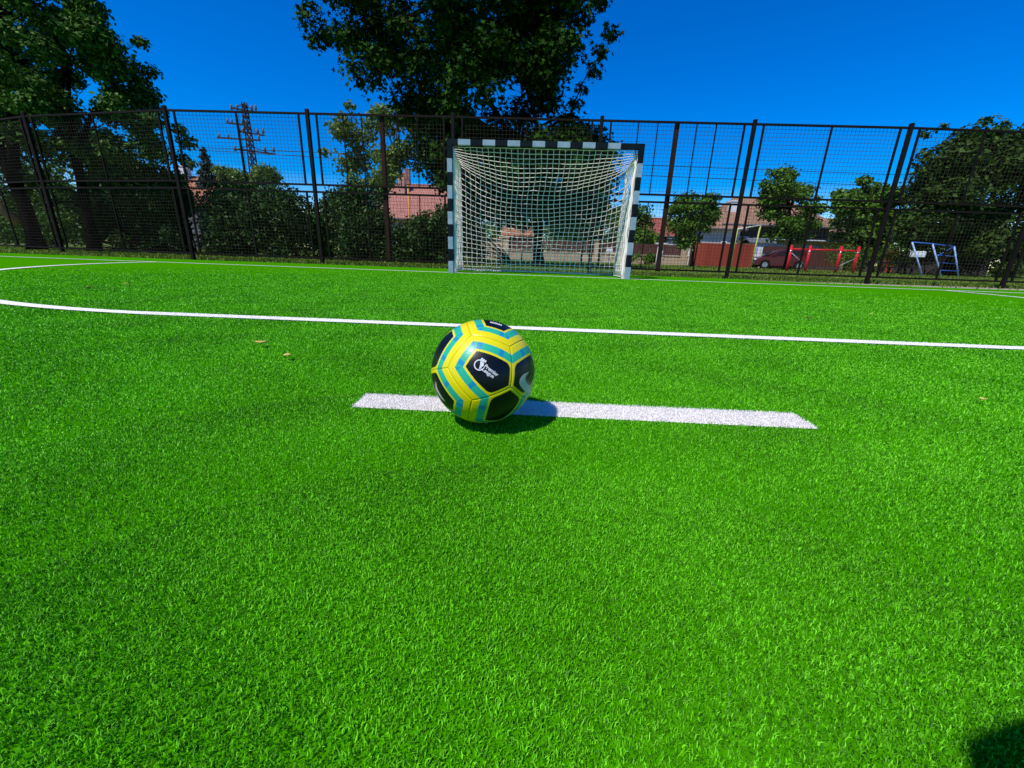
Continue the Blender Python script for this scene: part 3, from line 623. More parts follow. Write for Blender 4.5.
# ------------------------------------------------------------------ trees and shrubs
# crowns: lists of foliage clumps (x, y, z, radius) in metres
BLOBS = {
 'plane': [[0.38,8.1,3.76,0.68],[0.48,8.08,8.19,0.6],[-0.8,5.72,2.57,0.46],[1.33,7.53,2.91,0.4],[-3.03,6.41,8.88,0.45],[0.05,6.75,8.17,0.39],[-0.94,9.35,8.22,0.83],[-5.12,7.48,8.5,0.72],[-2.58,7.09,6.59,0.47],[0.47,8.13,8.45,0.82],[-0.94,6.71,6.84,0.44],[-1.35,6.23,9.52,0.58],[-1.63,9.51,9.06,0.82],[-4.99,5.92,7.06,0.66],[-4.1,8.14,4.77,0.73],[0.01,8.31,10.52,0.68],[-1.33,7.12,2.04,0.88],[-5.67,6.21,5.97,0.45],[-2.71,7.01,6.1,0.41],[0.55,7.32,8.82,0.54],[-3.09,8.58,7.77,0.73],[0.6,8.65,9.02,0.77],[-3.41,6.24,5.4,0.68],[-2.37,5.46,4.24,0.63],[-5.6,8.53,10.18,0.39],[-4.89,5.81,5.15,0.73],[-4.6,9.42,9.09,0.62],[-0.97,8.72,4.14,0.95],[0.19,8.3,9.82,0.77],[-2.57,6.86,4.3,0.63],[-3.97,5.8,6.12,0.34],[-2.84,7.63,5.89,0.74],[-2.38,6.88,5.96,0.58],[-1.73,8.18,9.58,0.62],[-1.07,6.08,8.78,0.71],[-0.15,7.13,1.83,0.55],[-3.55,9.18,10.03,0.41],[-4.89,7.58,6.95,0.82],[-5.96,8.73,9.14,0.43],[1.28,7.72,8.27,0.44],[0.7,6.41,8.59,0.57],[-1.56,7.9,6.95,0.42],[-0.09,6.07,3.14,0.58],[0.71,6.12,6.98,0.48],[-2.91,7.7,9.28,0.76],[-0.72,5.51,8.43,0.42],[-2.86,5.05,6.67,0.57],[-0.09,6.79,8.03,0.52],[-6.28,6.49,7.53,0.75],[-2.09,7.76,3.66,0.54],[-4.68,6.46,5.55,0.44],[-1.85,5.96,8.0,0.61],[-1.31,7.44,9.03,0.48],[-2.51,7.26,10.52,0.58],[-5.82,8.19,9.51,0.8],[-2.05,8.72,9.94,0.71],[-4.7,8.73,6.43,0.72],[-2.25,5.81,3.9,0.38],[-2.0,6.31,10.07,0.42],[-4.95,7.88,10.21,0.71],[0.95,7.0,6.95,0.45],[1.34,6.02,2.52,0.42],[-3.42,7.33,6.24,0.74],[-2.02,6.34,6.16,0.44],[-1.16,6.02,5.46,0.75],[-4.49,7.99,7.5,0.46],[-0.64,8.13,3.56,0.41],[-2.57,6.05,6.86,0.41],[-0.39,7.86,3.32,0.52],[-5.52,6.4,6.13,0.41],[1.84,8.1,3.27,0.86],[-3.52,6.99,3.65,0.58],[-2.97,7.12,10.12,0.34],[-1.84,5.61,5.34,0.71],[-2.97,7.07,9.72,0.45],[-0.49,6.25,7.39,0.47],[-5.53,8.21,6.77,0.9],[-1.53,5.45,5.58,0.53],[-0.56,7.33,7.11,0.56],[-2.31,6.99,10.54,0.54],[-1.63,8.19,10.99,0.57],[-2.39,7.74,4.12,0.46],[0.06,7.4,7.26,0.8],[-3.75,6.16,9.17,0.47],[-3.06,5.4,7.97,0.46],[-0.98,7.6,6.12,0.49],[-0.66,8.52,5.0,0.63],[-2.67,5.59,8.6,0.62],[-3.82,6.83,8.38,0.74],[-4.2,6.74,9.12,0.49],[-2.17,5.06,4.8,0.48],[-6.45,7.51,8.23,0.58],[-3.81,7.11,10.14,0.71],[-2.71,7.13,4.89,0.38],[-3.36,8.78,9.09,0.44],[-4.09,7.51,5.03,0.8],[-2.68,6.53,3.27,0.64],[0.27,8.14,5.13,0.43],[-4.68,9.24,7.68,0.44],[-0.15,7.69,5.48,0.5],[0.38,6.26,5.9,0.75],[1.52,7.53,3.63,0.52],[-1.48,5.02,4.38,0.4],[0.08,6.49,7.22,0.55],[-5.9,7.05,8.82,0.54],[-0.33,7.05,7.57,0.35],[-2.15,7.84,1.98,0.44],[-3.08,7.41,5.21,0.62],[-6.57,7.57,6.67,0.41],[-6.49,7.09,8.11,0.43],[-2.58,7.94,3.97,0.86],[-4.12,6.39,9.42,0.57],[-4.86,8.67,6.59,0.52],[-4.27,8.02,10.69,0.46],[-6.35,8.59,8.25,0.77],[-0.4,8.13,10.79,0.42],[-2.5,8.56,9.39,0.64],[-1.6,6.19,7.68,0.57],[-0.41,8.92,9.0,0.61],[-0.5,8.2,6.27,0.8],[-5.55,7.1,8.0,0.61],[0.59,6.28,5.98,0.39],[-3.34,9.48,7.94,0.53],[-0.12,6.38,5.67,0.57],[-1.9,6.23,9.49,0.35],[-2.14,7.46,9.26,0.41],[-3.41,8.93,9.45,0.87],[-0.02,6.36,7.42,0.62],[-2.87,5.8,6.12,0.69],[-3.7,7.93,10.7,0.65],[-3.45,7.38,4.4,0.81],[1.27,7.34,7.9,0.5],[-7.15,7.39,7.17,0.39],[-5.72,8.45,8.11,0.59],[-0.24,8.19,7.54,0.73],[0.02,6.62,5.35,0.71],[1.78,6.92,1.86,0.56],[-1.26,9.38,7.48,0.86],[-1.62,8.63,4.87,0.42],[-0.9,7.32,2.37,0.47],[-2.21,6.94,7.02,0.86],[-1.43,7.78,8.15,0.9],[-0.12,6.89,5.58,0.65],[-1.93,7.15,5.89,0.78],[0.29,7.33,6.5,0.66],[0.08,7.58,5.04,0.57],[-0.48,7.5,7.06,0.78],[1.98,7.47,6.73,0.3],[1.64,6.78,6.0,0.26],[1.48,6.97,5.58,0.3],[1.22,7.56,5.37,0.25],[0.99,7.31,4.81,0.28],[1.58,7.79,7.71,0.36],[-6.88,6.58,6.51,0.29],[-7.18,7.9,6.63,0.38],[-0.64,6.0,3.17,0.41],[-2.48,6.95,2.58,0.5],[-2.6,6.51,2.45,0.6],[-2.13,7.76,3.21,0.68],[-1.94,8.13,3.78,0.78],[0.81,7.37,1.68,0.72],[-0.63,8.76,4.13,0.72],[-0.32,9.22,2.3,0.77],[1.72,6.94,2.22,0.72],[-0.08,6.93,2.17,0.76],[1.26,6.53,2.25,0.66],[-2.21,6.89,3.8,0.57],[1.86,8.01,3.77,0.71],[0.65,8.66,3.52,0.73],[-1.47,9.01,4.12,0.62],[-0.31,7.64,1.46,0.52],[-2.52,7.3,3.53,0.46],[-0.99,9.27,2.44,0.61],[1.8,6.64,1.83,0.51],[0.32,7.7,2.48,0.76],[-1.87,7.09,3.85,0.6],[1.55,8.15,4.24,0.51],[1.42,7.09,1.92,0.61],[0.83,6.25,3.31,0.68],[1.23,8.69,1.83,0.67],[-1.01,8.68,1.74,0.66],[-3.04,8.98,3.47,0.86],[0.49,6.66,3.71,0.46],[-2.03,7.04,3.61,0.5],[-3.05,7.32,2.87,0.71],[-0.14,7.23,3.25,0.53],[-0.34,7.7,3.01,0.61],[0.22,8.75,2.3,0.49],[2.08,8.86,2.98,0.83],[-0.94,8.62,3.56,0.78],[-1.4,8.61,2.46,0.53],[-1.25,7.48,2.94,0.74],[-1.12,6.96,1.96,0.73],[-1.36,9.49,3.73,0.52],[0.5,7.29,1.86,0.66],[-2.23,9.02,2.32,0.57],[0.02,8.58,3.19,0.59],[0.83,7.21,4.01,0.69],[-1.33,6.42,3.03,0.55],[-1.13,8.48,2.86,0.53],[1.32,8.2,3.74,0.77],[-2.08,7.75,1.7,0.52],[-0.1,7.77,2.68,0.49],[-2.03,6.84,2.36,0.57],[-2.82,8.65,4.16,0.75],[-1.88,7.64,2.49,0.63],[-0.81,9.27,3.06,0.7],[-1.47,8.5,2.07,0.47],[-1.85,8.31,2.09,0.72],[-3.03,6.8,3.09,0.56],[1.15,6.78,3.92,0.45],[-0.58,7.07,3.0,0.45],[0.99,9.1,2.27,0.88],[0.79,6.12,2.93,0.45],[0.14,6.16,3.4,0.69],[0.15,6.4,2.68,0.44],[-1.47,6.71,2.16,0.58],[-1.58,7.97,2.71,0.69],[1.05,6.09,2.65,0.54]],
 'left': [[-10.64,4.08,4.36,0.31],[-14.62,5.88,4.45,0.41],[-14.68,5.04,3.07,0.21],[-13.9,5.99,5.4,0.22],[-13.25,3.92,4.13,0.35],[-11.59,4.77,3.56,0.38],[-14.11,4.88,3.55,0.31],[-11.93,3.19,4.74,0.35],[-10.59,3.98,4.82,0.38],[-11.62,4.41,4.56,0.33],[-14.43,4.6,6.77,0.18],[-10.26,3.61,3.31,0.24],[-14.01,4.38,6.23,0.3],[-13.24,3.91,7.11,0.22],[-9.91,3.99,2.52,0.33],[-14.06,5.26,3.73,0.42],[-14.17,5.18,4.87,0.32],[-13.43,5.71,6.69,0.23],[-15.95,5.19,3.61,0.35],[-13.24,5.07,2.99,0.43],[-15.7,4.79,4.6,0.24],[-11.9,3.72,6.62,0.17],[-12.56,4.96,2.55,0.41],[-10.43,3.62,3.52,0.31],[-14.62,5.27,5.43,0.37],[-16.75,6.02,4.63,0.38],[-15.48,5.37,3.66,0.23],[-14.0,6.0,5.63,0.23],[-11.24,4.26,6.43,0.37],[-11.93,4.67,6.33,0.31],[-13.1,4.64,6.69,0.2],[-13.55,5.03,5.49,0.2],[-11.08,5.34,4.45,0.28],[-11.92,3.54,6.39,0.35],[-12.23,4.21,3.76,0.27],[-12.97,4.59,6.51,0.28],[-11.84,4.78,7.0,0.18],[-11.38,3.78,5.07,0.32],[-11.94,4.61,5.68,0.31],[-12.25,5.39,6.59,0.24],[-13.09,3.78,5.82,0.32],[-12.25,3.38,3.37,0.38],[-15.02,4.61,6.79,0.2],[-11.03,4.75,7.55,0.18],[-16.4,5.32,5.64,0.43],[-13.82,5.43,7.35,0.39],[-15.95,4.61,4.22,0.41],[-13.65,5.4,6.03,0.43],[-10.76,3.85,4.17,0.19],[-15.48,6.04,6.35,0.33],[-14.22,6.26,5.89,0.38],[-12.12,3.98,5.22,0.19],[-15.69,5.69,4.69,0.36],[-10.22,4.09,2.79,0.4],[-13.51,3.43,3.95,0.21],[-12.38,5.01,3.14,0.3],[-14.62,6.09,7.57,0.28],[-13.07,4.85,5.21,0.22],[-16.4,5.06,3.86,0.27],[-14.85,4.29,5.72,0.21],[-15.26,6.03,7.42,0.35],[-11.88,3.28,5.36,0.3],[-12.42,3.74,3.89,0.34],[-17.01,5.07,3.21,0.39],[-15.66,5.83,7.11,0.26],[-13.86,5.59,3.56,0.34],[-15.19,5.02,7.27,0.26],[-10.93,3.97,2.6,0.41],[-11.99,4.31,2.59,0.34],[-14.28,4.84,5.29,0.29],[-14.82,4.96,5.88,0.3],[-14.72,4.67,3.33,0.37],[-14.7,5.42,5.1,0.31],[-10.92,4.09,4.98,0.24],[-12.42,4.25,2.71,0.21],[-9.82,3.94,3.28,0.23],[-10.57,3.8,5.0,0.27],[-14.9,5.13,7.33,0.34],[-13.59,4.5,5.73,0.21],[-14.29,4.08,6.35,0.32],[-10.85,3.54,4.83,0.31],[-11.11,4.64,6.71,0.18],[-15.52,5.3,7.99,0.31],[-16.64,5.79,4.22,0.22],[-12.16,5.1,5.96,0.26],[-11.4,5.2,3.59,0.35],[-11.99,4.0,4.62,0.29],[-10.78,3.88,5.21,0.36],[-14.66,4.43,6.11,0.35],[-11.33,5.34,3.3,0.28],[-11.91,4.12,6.14,0.34],[-13.38,5.49,3.03,0.44],[-13.7,5.12,3.88,0.38],[-15.27,5.42,4.04,0.34],[-11.61,3.9,5.37,0.26],[-13.08,4.11,3.87,0.3],[-10.98,3.84,6.19,0.3],[-12.24,4.58,7.23,0.25],[-13.74,3.58,3.39,0.2],[-16.03,5.33,6.17,0.21],[-12.55,3.78,5.6,0.19],[-11.08,3.96,2.87,0.28],[-14.0,3.8,5.88,0.29],[-16.39,5.29,4.92,0.35],[-13.55,4.12,2.93,0.37],[-14.27,3.93,4.46,0.28],[-16.25,5.11,4.62,0.28],[-11.78,4.59,6.23,0.24],[-12.61,4.27,7.28,0.19],[-14.28,5.77,5.29,0.23],[-12.9,3.35,3.36,0.2],[-14.95,5.27,7.68,0.35],[-13.22,5.32,4.64,0.38],[-15.24,5.23,3.97,0.36],[-15.67,4.12,2.91,0.32],[-14.9,4.6,3.38,0.25],[-13.66,4.94,3.9,0.29],[-12.54,3.14,4.21,0.29],[-13.56,5.93,5.68,0.21],[-13.85,4.93,6.3,0.36],[-11.62,3.25,4.44,0.35],[-10.68,4.6,3.84,0.38],[-16.28,5.49,5.86,0.31],[-12.88,5.58,7.61,0.26],[-12.84,4.92,6.73,0.28],[-13.05,4.13,2.77,0.36],[-12.36,4.85,7.43,0.35],[-11.57,4.35,6.39,0.17],[-14.5,4.68,3.26,0.33],[-11.58,5.08,5.42,0.31],[-11.66,5.0,2.45,0.21],[-11.49,4.54,6.83,0.31],[-12.83,5.32,7.82,0.34],[-11.54,4.97,5.92,0.22],[-12.38,3.84,5.87,0.31],[-13.93,5.81,3.85,0.46],[-10.67,3.94,5.58,0.26],[-13.26,3.55,5.81,0.27],[-12.06,5.04,6.07,0.33],[-13.94,4.52,7.4,0.21],[-13.1,5.33,4.58,0.31],[-10.62,3.77,6.05,0.23],[-11.34,3.08,5.63,0.16],[-10.47,4.6,2.98,0.25],[-12.5,3.97,3.19,0.19],[-14.46,4.79,5.06,0.24],[-12.84,4.55,4.32,0.38],[-15.05,4.59,6.0,0.3],[-14.43,6.07,5.78,0.21],[-11.69,3.41,5.64,0.25],[-10.88,4.83,4.64,0.37],[-10.53,4.74,4.05,0.34],[-11.25,4.73,4.11,0.34],[-11.16,4.34,4.71,0.35],[-11.82,4.91,3.69,0.33],[-10.8,5.03,3.5,0.28],[-12.07,4.96,5.33,0.37],[-10.34,4.7,5.2,0.18],[-10.49,5.07,4.69,0.21],[-10.4,4.96,3.73,0.19],[-9.62,4.57,3.22,0.19],[-9.61,4.73,2.97,0.22],[-10.11,5.11,2.65,0.2],[-9.17,4.13,2.33,0.16],[-10.29,5.01,2.12,0.23]],
 'bushback': [[-24.72,12.52,1.05,0.73],[-26.07,13.16,0.91,0.99],[-22.01,12.86,0.79,0.57],[-23.91,13.76,0.87,0.96],[-21.08,12.78,2.27,0.53],[-26.54,12.94,1.74,0.93],[-25.15,14.68,3.02,0.55],[-24.49,12.99,1.16,0.58],[-22.89,12.17,1.8,0.77],[-23.04,14.25,4.01,0.87],[-24.06,13.66,3.28,0.8],[-24.23,12.68,3.27,0.74],[-25.26,13.97,3.11,0.52],[-26.97,14.24,0.82,0.63],[-23.44,12.15,1.64,0.67],[-24.9,13.98,2.85,0.82],[-22.8,12.83,2.36,0.88],[-26.43,12.92,2.41,0.55],[-25.03,12.29,1.62,0.49],[-28.24,14.0,1.6,0.72],[-22.61,13.21,0.39,0.51],[-21.54,13.5,1.76,0.55],[-26.46,12.86,2.7,0.48],[-25.97,13.9,1.76,0.81],[-27.54,14.67,1.38,0.61],[-22.71,13.78,1.4,0.83]],
 'thicket': [[-17.39,7.31,0.47,0.46],[-15.83,8.24,2.3,0.39],[-19.66,7.85,0.53,0.45],[-14.36,8.34,1.15,0.33],[-19.28,7.95,1.88,0.41],[-19.24,8.13,1.49,0.39],[-13.94,7.35,1.0,0.45],[-14.37,7.45,0.9,0.44],[-19.37,7.55,1.08,0.38],[-17.64,7.72,0.75,0.52],[-18.48,7.59,0.29,0.4],[-16.4,7.12,1.81,0.36],[-16.15,7.27,0.93,0.31],[-16.52,6.98,0.77,0.53],[-15.67,8.27,2.17,0.54],[-18.62,6.93,0.76,0.34],[-15.7,7.06,0.92,0.52],[-15.39,7.78,2.44,0.55],[-13.19,8.26,2.01,0.34],[-15.4,6.76,1.4,0.36],[-17.84,7.75,1.18,0.57],[-15.34,7.88,1.23,0.56],[-12.58,7.33,1.41,0.5],[-17.93,7.54,0.39,0.53],[-14.99,6.99,1.21,0.43],[-14.87,8.07,0.27,0.42],[-14.47,7.59,2.5,0.42],[-16.25,8.27,1.41,0.3],[-16.33,7.35,1.23,0.3],[-16.72,7.47,2.02,0.46],[-12.34,7.67,1.67,0.33],[-13.59,7.78,1.42,0.52],[-19.17,7.29,0.36,0.36],[-14.88,7.36,1.58,0.42],[-12.67,6.97,1.34,0.5],[-16.29,8.49,1.75,0.44],[-16.92,8.03,1.69,0.43],[-17.58,6.79,0.84,0.52],[-14.19,7.96,0.36,0.3],[-14.28,8.09,1.45,0.5],[-14.55,7.45,0.29,0.42],[-16.17,7.92,1.03,0.41],[-15.57,7.8,2.32,0.34],[-14.64,8.12,0.86,0.54]],
 'shrub5': [[-2.44,12.03,0.31,0.33],[-3.28,12.16,0.86,0.31],[-3.05,12.4,1.61,0.41],[-2.52,11.78,0.59,0.34],[-2.47,12.01,1.19,0.24],[-2.65,11.48,0.42,0.3],[-2.84,11.57,0.93,0.39],[-3.09,11.81,1.38,0.27],[-2.93,11.84,1.19,0.27],[-3.11,11.78,0.74,0.39],[-2.73,11.43,0.66,0.43],[-2.51,12.04,0.94,0.29],[-3.22,12.04,1.63,0.36],[-2.76,11.79,1.36,0.33],[-3.04,12.28,1.75,0.38],[-2.64,12.44,0.38,0.45],[-2.72,12.48,1.6,0.45],[-3.31,12.13,1.54,0.29],[-3.07,11.93,0.5,0.35],[-2.44,11.7,1.37,0.27],[-3.13,12.17,1.05,0.36],[-3.3,11.97,0.54,0.28]],
 'shrub1': [[-11.86,5.42,0.58,0.43],[-13.22,5.59,2.2,0.37],[-11.25,5.45,1.3,0.36],[-13.41,5.66,1.31,0.34],[-11.67,4.61,1.99,0.41],[-11.39,5.08,2.15,0.32],[-11.31,4.61,1.44,0.28],[-13.08,4.81,0.51,0.38],[-12.13,5.49,2.24,0.41],[-13.13,5.05,0.73,0.4],[-13.85,5.59,0.68,0.33],[-12.09,5.32,2.42,0.41],[-12.42,5.12,2.13,0.41],[-10.69,4.61,1.55,0.4],[-11.29,4.91,2.22,0.48],[-11.16,5.68,1.78,0.58],[-12.32,5.35,1.22,0.44],[-12.2,5.07,2.25,0.51],[-12.16,5.46,1.38,0.39],[-13.1,5.81,0.81,0.32],[-11.23,5.12,1.69,0.34],[-12.17,4.68,0.35,0.26],[-10.53,4.66,0.57,0.29],[-12.57,4.8,1.62,0.3],[-11.43,4.92,0.22,0.3],[-11.07,5.18,1.1,0.47],[-11.7,5.61,1.44,0.34],[-13.54,5.49,1.21,0.54],[-12.25,5.37,0.16,0.45],[-11.23,4.68,1.99,0.47],[-10.95,5.34,1.28,0.43],[-11.83,4.84,1.69,0.35],[-12.53,5.63,2.18,0.3],[-12.54,5.76,0.46,0.31],[-12.92,5.46,0.76,0.36],[-10.81,5.43,1.87,0.39],[-10.59,4.99,2.01,0.47],[-13.57,5.5,1.4,0.39],[-11.86,5.64,0.27,0.4],[-10.78,5.12,0.76,0.5],[-12.83,5.98,0.79,0.47],[-11.32,5.24,1.91,0.36],[-12.85,4.97,1.06,0.29],[-11.7,5.23,1.68,0.49],[-12.24,4.94,1.76,0.29],[-13.39,5.65,1.88,0.28],[-11.79,4.55,1.55,0.29],[-10.65,4.84,1.85,0.31],[-10.68,5.05,0.32,0.32],[-12.41,5.69,2.08,0.43],[-10.81,4.85,2.18,0.32],[-10.96,5.61,1.67,0.49]],
 'shrub2': [[-9.02,4.67,0.87,0.5],[-8.67,5.3,0.6,0.48],[-8.42,5.73,1.34,0.39],[-7.56,5.04,0.56,0.52],[-6.95,5.21,0.87,0.55],[-8.56,5.48,1.71,0.52],[-9.36,5.46,0.48,0.46],[-8.52,5.77,1.55,0.47],[-9.63,5.61,1.59,0.52],[-7.93,4.59,0.57,0.3],[-8.2,5.51,0.71,0.42],[-8.83,5.67,1.55,0.36],[-9.28,5.67,0.51,0.54],[-7.02,4.83,1.7,0.34],[-7.51,5.31,1.03,0.41],[-9.92,5.7,1.4,0.44],[-8.9,5.17,0.66,0.31],[-9.89,5.6,1.21,0.39],[-8.17,5.83,1.54,0.47],[-9.03,5.52,0.4,0.48],[-9.68,5.19,0.28,0.41],[-7.07,4.54,1.32,0.51],[-8.22,5.65,1.76,0.52],[-8.41,5.61,1.83,0.33],[-8.11,4.9,0.97,0.42],[-9.14,5.93,1.22,0.43],[-9.68,5.57,0.51,0.55],[-9.32,5.07,0.29,0.53],[-8.91,5.53,1.68,0.46],[-8.88,4.81,1.22,0.3],[-6.79,4.91,0.4,0.28],[-6.72,5.21,0.22,0.38],[-8.14,4.81,1.21,0.53],[-7.01,5.6,0.68,0.45],[-7.85,5.27,0.87,0.28],[-9.05,5.3,1.21,0.44],[-9.38,5.37,0.32,0.3],[-7.36,4.86,0.21,0.41],[-9.24,5.49,1.68,0.48],[-8.67,5.13,0.99,0.51],[-7.53,4.92,1.66,0.41],[-6.83,5.53,1.09,0.51],[-6.78,4.6,1.11,0.31],[-7.41,5.42,1.23,0.43],[-8.76,4.69,1.43,0.39],[-6.91,5.1,0.62,0.29],[-9.91,5.45,0.44,0.45],[-7.45,5.33,0.61,0.37],[-8.98,4.95,1.56,0.3],[-8.74,4.77,0.74,0.53],[-10.02,5.65,0.88,0.31],[-6.72,5.05,1.28,0.53],[-8.17,4.76,1.01,0.35],[-7.93,4.67,1.35,0.32],[-6.61,4.86,0.91,0.27],[-7.42,5.03,1.59,0.45]],
 'shrub3': [[-5.16,5.75,1.62,0.48],[-6.41,5.94,0.74,0.53],[-6.49,5.57,0.1,0.25],[-4.56,4.88,0.34,0.42],[-5.03,4.95,1.78,0.44],[-5.32,5.71,1.67,0.27],[-5.07,5.62,0.32,0.42],[-5.04,4.64,1.03,0.27],[-4.85,4.98,1.1,0.44],[-5.62,5.05,1.66,0.44],[-6.29,5.91,0.65,0.26],[-5.89,6.02,0.8,0.34],[-6.21,5.01,0.44,0.3],[-5.12,5.05,0.59,0.43],[-5.33,4.86,0.29,0.46],[-6.13,4.84,0.93,0.46],[-4.73,5.7,0.68,0.33],[-6.28,5.45,1.54,0.26],[-5.99,4.9,0.9,0.41],[-5.8,5.35,0.99,0.5],[-4.58,5.15,1.17,0.41],[-6.17,6.05,1.45,0.47],[-5.91,5.59,1.58,0.31],[-4.57,5.28,1.8,0.25],[-6.22,5.3,0.19,0.29],[-4.49,4.85,0.52,0.38],[-4.63,4.8,1.2,0.36],[-5.35,5.15,1.79,0.4],[-5.19,4.66,1.32,0.33],[-6.42,5.49,0.69,0.34],[-4.97,5.53,0.69,0.5],[-5.39,4.8,1.49,0.37],[-5.09,5.14,1.16,0.3],[-6.22,5.67,1.48,0.34],[-5.1,4.54,0.81,0.47],[-5.2,4.77,1.52,0.23],[-5.34,4.62,0.44,0.39],[-6.44,5.26,0.72,0.31],[-5.83,5.91,1.33,0.27],[-5.14,4.99,0.4,0.29]],
 'shrub4': [[-2.8,5.67,0.81,0.36],[-2.56,4.87,0.24,0.28],[-3.18,5.11,0.5,0.27],[-2.67,5.35,1.38,0.39],[-3.58,4.84,0.66,0.34],[-2.55,5.07,0.64,0.27],[-2.88,5.1,0.1,0.38],[-3.33,5.21,0.77,0.43],[-3.55,5.08,1.04,0.29],[-4.01,5.63,0.54,0.4],[-3.22,5.42,0.39,0.43],[-2.59,5.56,0.85,0.45],[-2.58,5.76,1.24,0.43],[-4.1,4.86,0.32,0.27],[-3.98,4.99,0.85,0.31],[-3.16,4.95,0.89,0.29],[-2.96,5.08,0.79,0.39],[-4.03,4.82,0.2,0.38],[-2.56,5.29,0.44,0.31],[-3.03,4.96,1.12,0.36],[-3.8,5.59,0.49,0.41],[-3.73,4.99,0.28,0.44],[-2.9,5.09,0.61,0.25],[-3.35,5.05,1.13,0.27],[-2.49,4.93,0.95,0.25],[-2.99,4.94,0.21,0.37],[-2.91,5.79,0.59,0.36],[-3.65,5.65,0.47,0.31],[-4.46,5.64,0.79,0.25],[-3.32,5.4,0.13,0.28],[-3.26,4.85,0.52,0.31],[-3.56,5.13,0.16,0.44],[-3.3,4.67,0.64,0.28],[-2.47,5.49,1.4,0.26],[-3.13,4.76,1.05,0.32],[-2.37,5.13,1.27,0.24]],
 'pale': [[-6.92,13.48,4.06,0.51],[-8.68,13.56,3.3,0.54],[-8.31,14.48,5.5,0.43],[-6.35,13.36,4.75,0.54],[-7.41,13.82,6.31,0.4],[-4.42,14.04,3.61,0.58],[-6.95,13.09,6.09,0.54],[-7.93,14.2,4.71,0.39],[-5.52,15.29,5.11,0.51],[-9.05,13.93,6.0,0.44],[-6.49,13.57,4.41,0.5],[-7.26,14.88,6.1,0.56],[-8.99,13.42,5.55,0.45],[-6.9,12.74,3.53,0.65],[-9.54,14.24,5.82,0.51],[-5.46,13.84,4.77,0.58],[-5.53,13.62,5.81,0.7],[-6.07,13.52,4.94,0.48],[-6.91,13.48,4.49,0.71],[-8.7,14.1,5.07,0.42],[-6.98,14.07,4.03,0.43],[-5.47,14.19,5.85,0.48],[-5.69,13.95,4.17,0.42],[-7.61,14.55,3.46,0.58],[-6.39,14.78,6.26,0.46],[-9.29,14.94,4.43,0.78],[-4.76,13.81,4.43,0.5],[-8.2,15.48,6.31,0.7],[-9.17,15.07,5.8,0.57],[-9.15,13.72,5.43,0.43],[-4.27,13.71,3.74,0.52],[-8.84,15.01,4.53,0.52],[-7.83,14.3,3.52,0.61],[-6.39,13.49,6.16,0.45],[-8.93,14.4,6.76,0.28],[-10.03,13.75,4.67,0.28]],
 'pale2': [[-21.26,23.53,4.16,0.49],[-20.19,24.89,5.54,0.45],[-18.88,24.35,5.13,0.46],[-22.62,24.66,4.93,0.42],[-21.94,24.3,5.12,0.46],[-19.1,23.61,5.47,0.61],[-22.66,24.37,5.04,0.47],[-22.48,24.21,4.43,0.38],[-19.09,24.3,5.36,0.58],[-19.15,24.6,4.98,0.54],[-21.16,23.55,5.07,0.6],[-22.51,23.95,5.35,0.53],[-22.71,24.26,4.19,0.49],[-22.32,24.57,5.41,0.42],[-21.38,24.82,4.94,0.56],[-19.0,23.17,5.06,0.51],[-21.26,24.46,5.11,0.63],[-20.43,24.18,4.53,0.45],[-22.82,24.98,5.37,0.37],[-19.42,23.31,4.87,0.5]],
 't693': [[9.87,18.27,2.51,0.44],[9.04,18.99,2.1,0.38],[8.54,18.02,2.77,0.51],[7.84,17.24,3.17,0.38],[9.89,18.64,3.3,0.58],[8.8,19.06,2.67,0.3],[8.33,17.0,2.29,0.34],[9.88,17.91,3.86,0.32],[9.94,18.12,3.44,0.35],[8.8,18.35,1.43,0.38],[9.09,17.46,2.35,0.51],[8.95,18.47,2.85,0.27],[8.28,18.2,3.62,0.51],[9.14,17.58,1.58,0.23],[8.67,18.45,2.29,0.45],[8.69,18.07,3.76,0.46],[9.0,18.2,2.06,0.32],[9.68,18.37,2.49,0.4],[8.05,18.54,2.57,0.46],[8.32,17.69,1.57,0.4],[10.19,18.61,3.32,0.31],[9.67,17.6,2.82,0.29],[8.54,17.7,1.53,0.26],[9.95,18.02,2.86,0.48],[8.74,17.5,1.82,0.23],[10.25,18.15,3.82,0.24],[10.18,18.78,2.7,0.55],[8.87,17.15,3.27,0.51],[7.97,17.49,2.15,0.55],[9.41,17.19,2.84,0.26],[9.43,19.03,2.98,0.3],[8.97,17.78,1.88,0.24],[9.58,18.29,2.73,0.31],[8.43,18.55,3.22,0.43],[9.42,18.16,2.84,0.33],[8.38,17.96,3.37,0.48],[8.32,17.68,1.77,0.28],[9.43,18.09,1.63,0.32],[8.63,17.49,1.27,0.51],[9.69,17.96,3.61,0.49],[9.02,18.31,2.59,0.51],[7.88,18.37,3.15,0.45],[8.04,18.33,3.16,0.39],[10.1,18.19,3.13,0.43],[8.57,18.06,2.49,0.32],[9.88,17.99,2.03,0.26],[10.31,18.33,2.99,0.35],[8.61,17.7,3.15,0.34]],
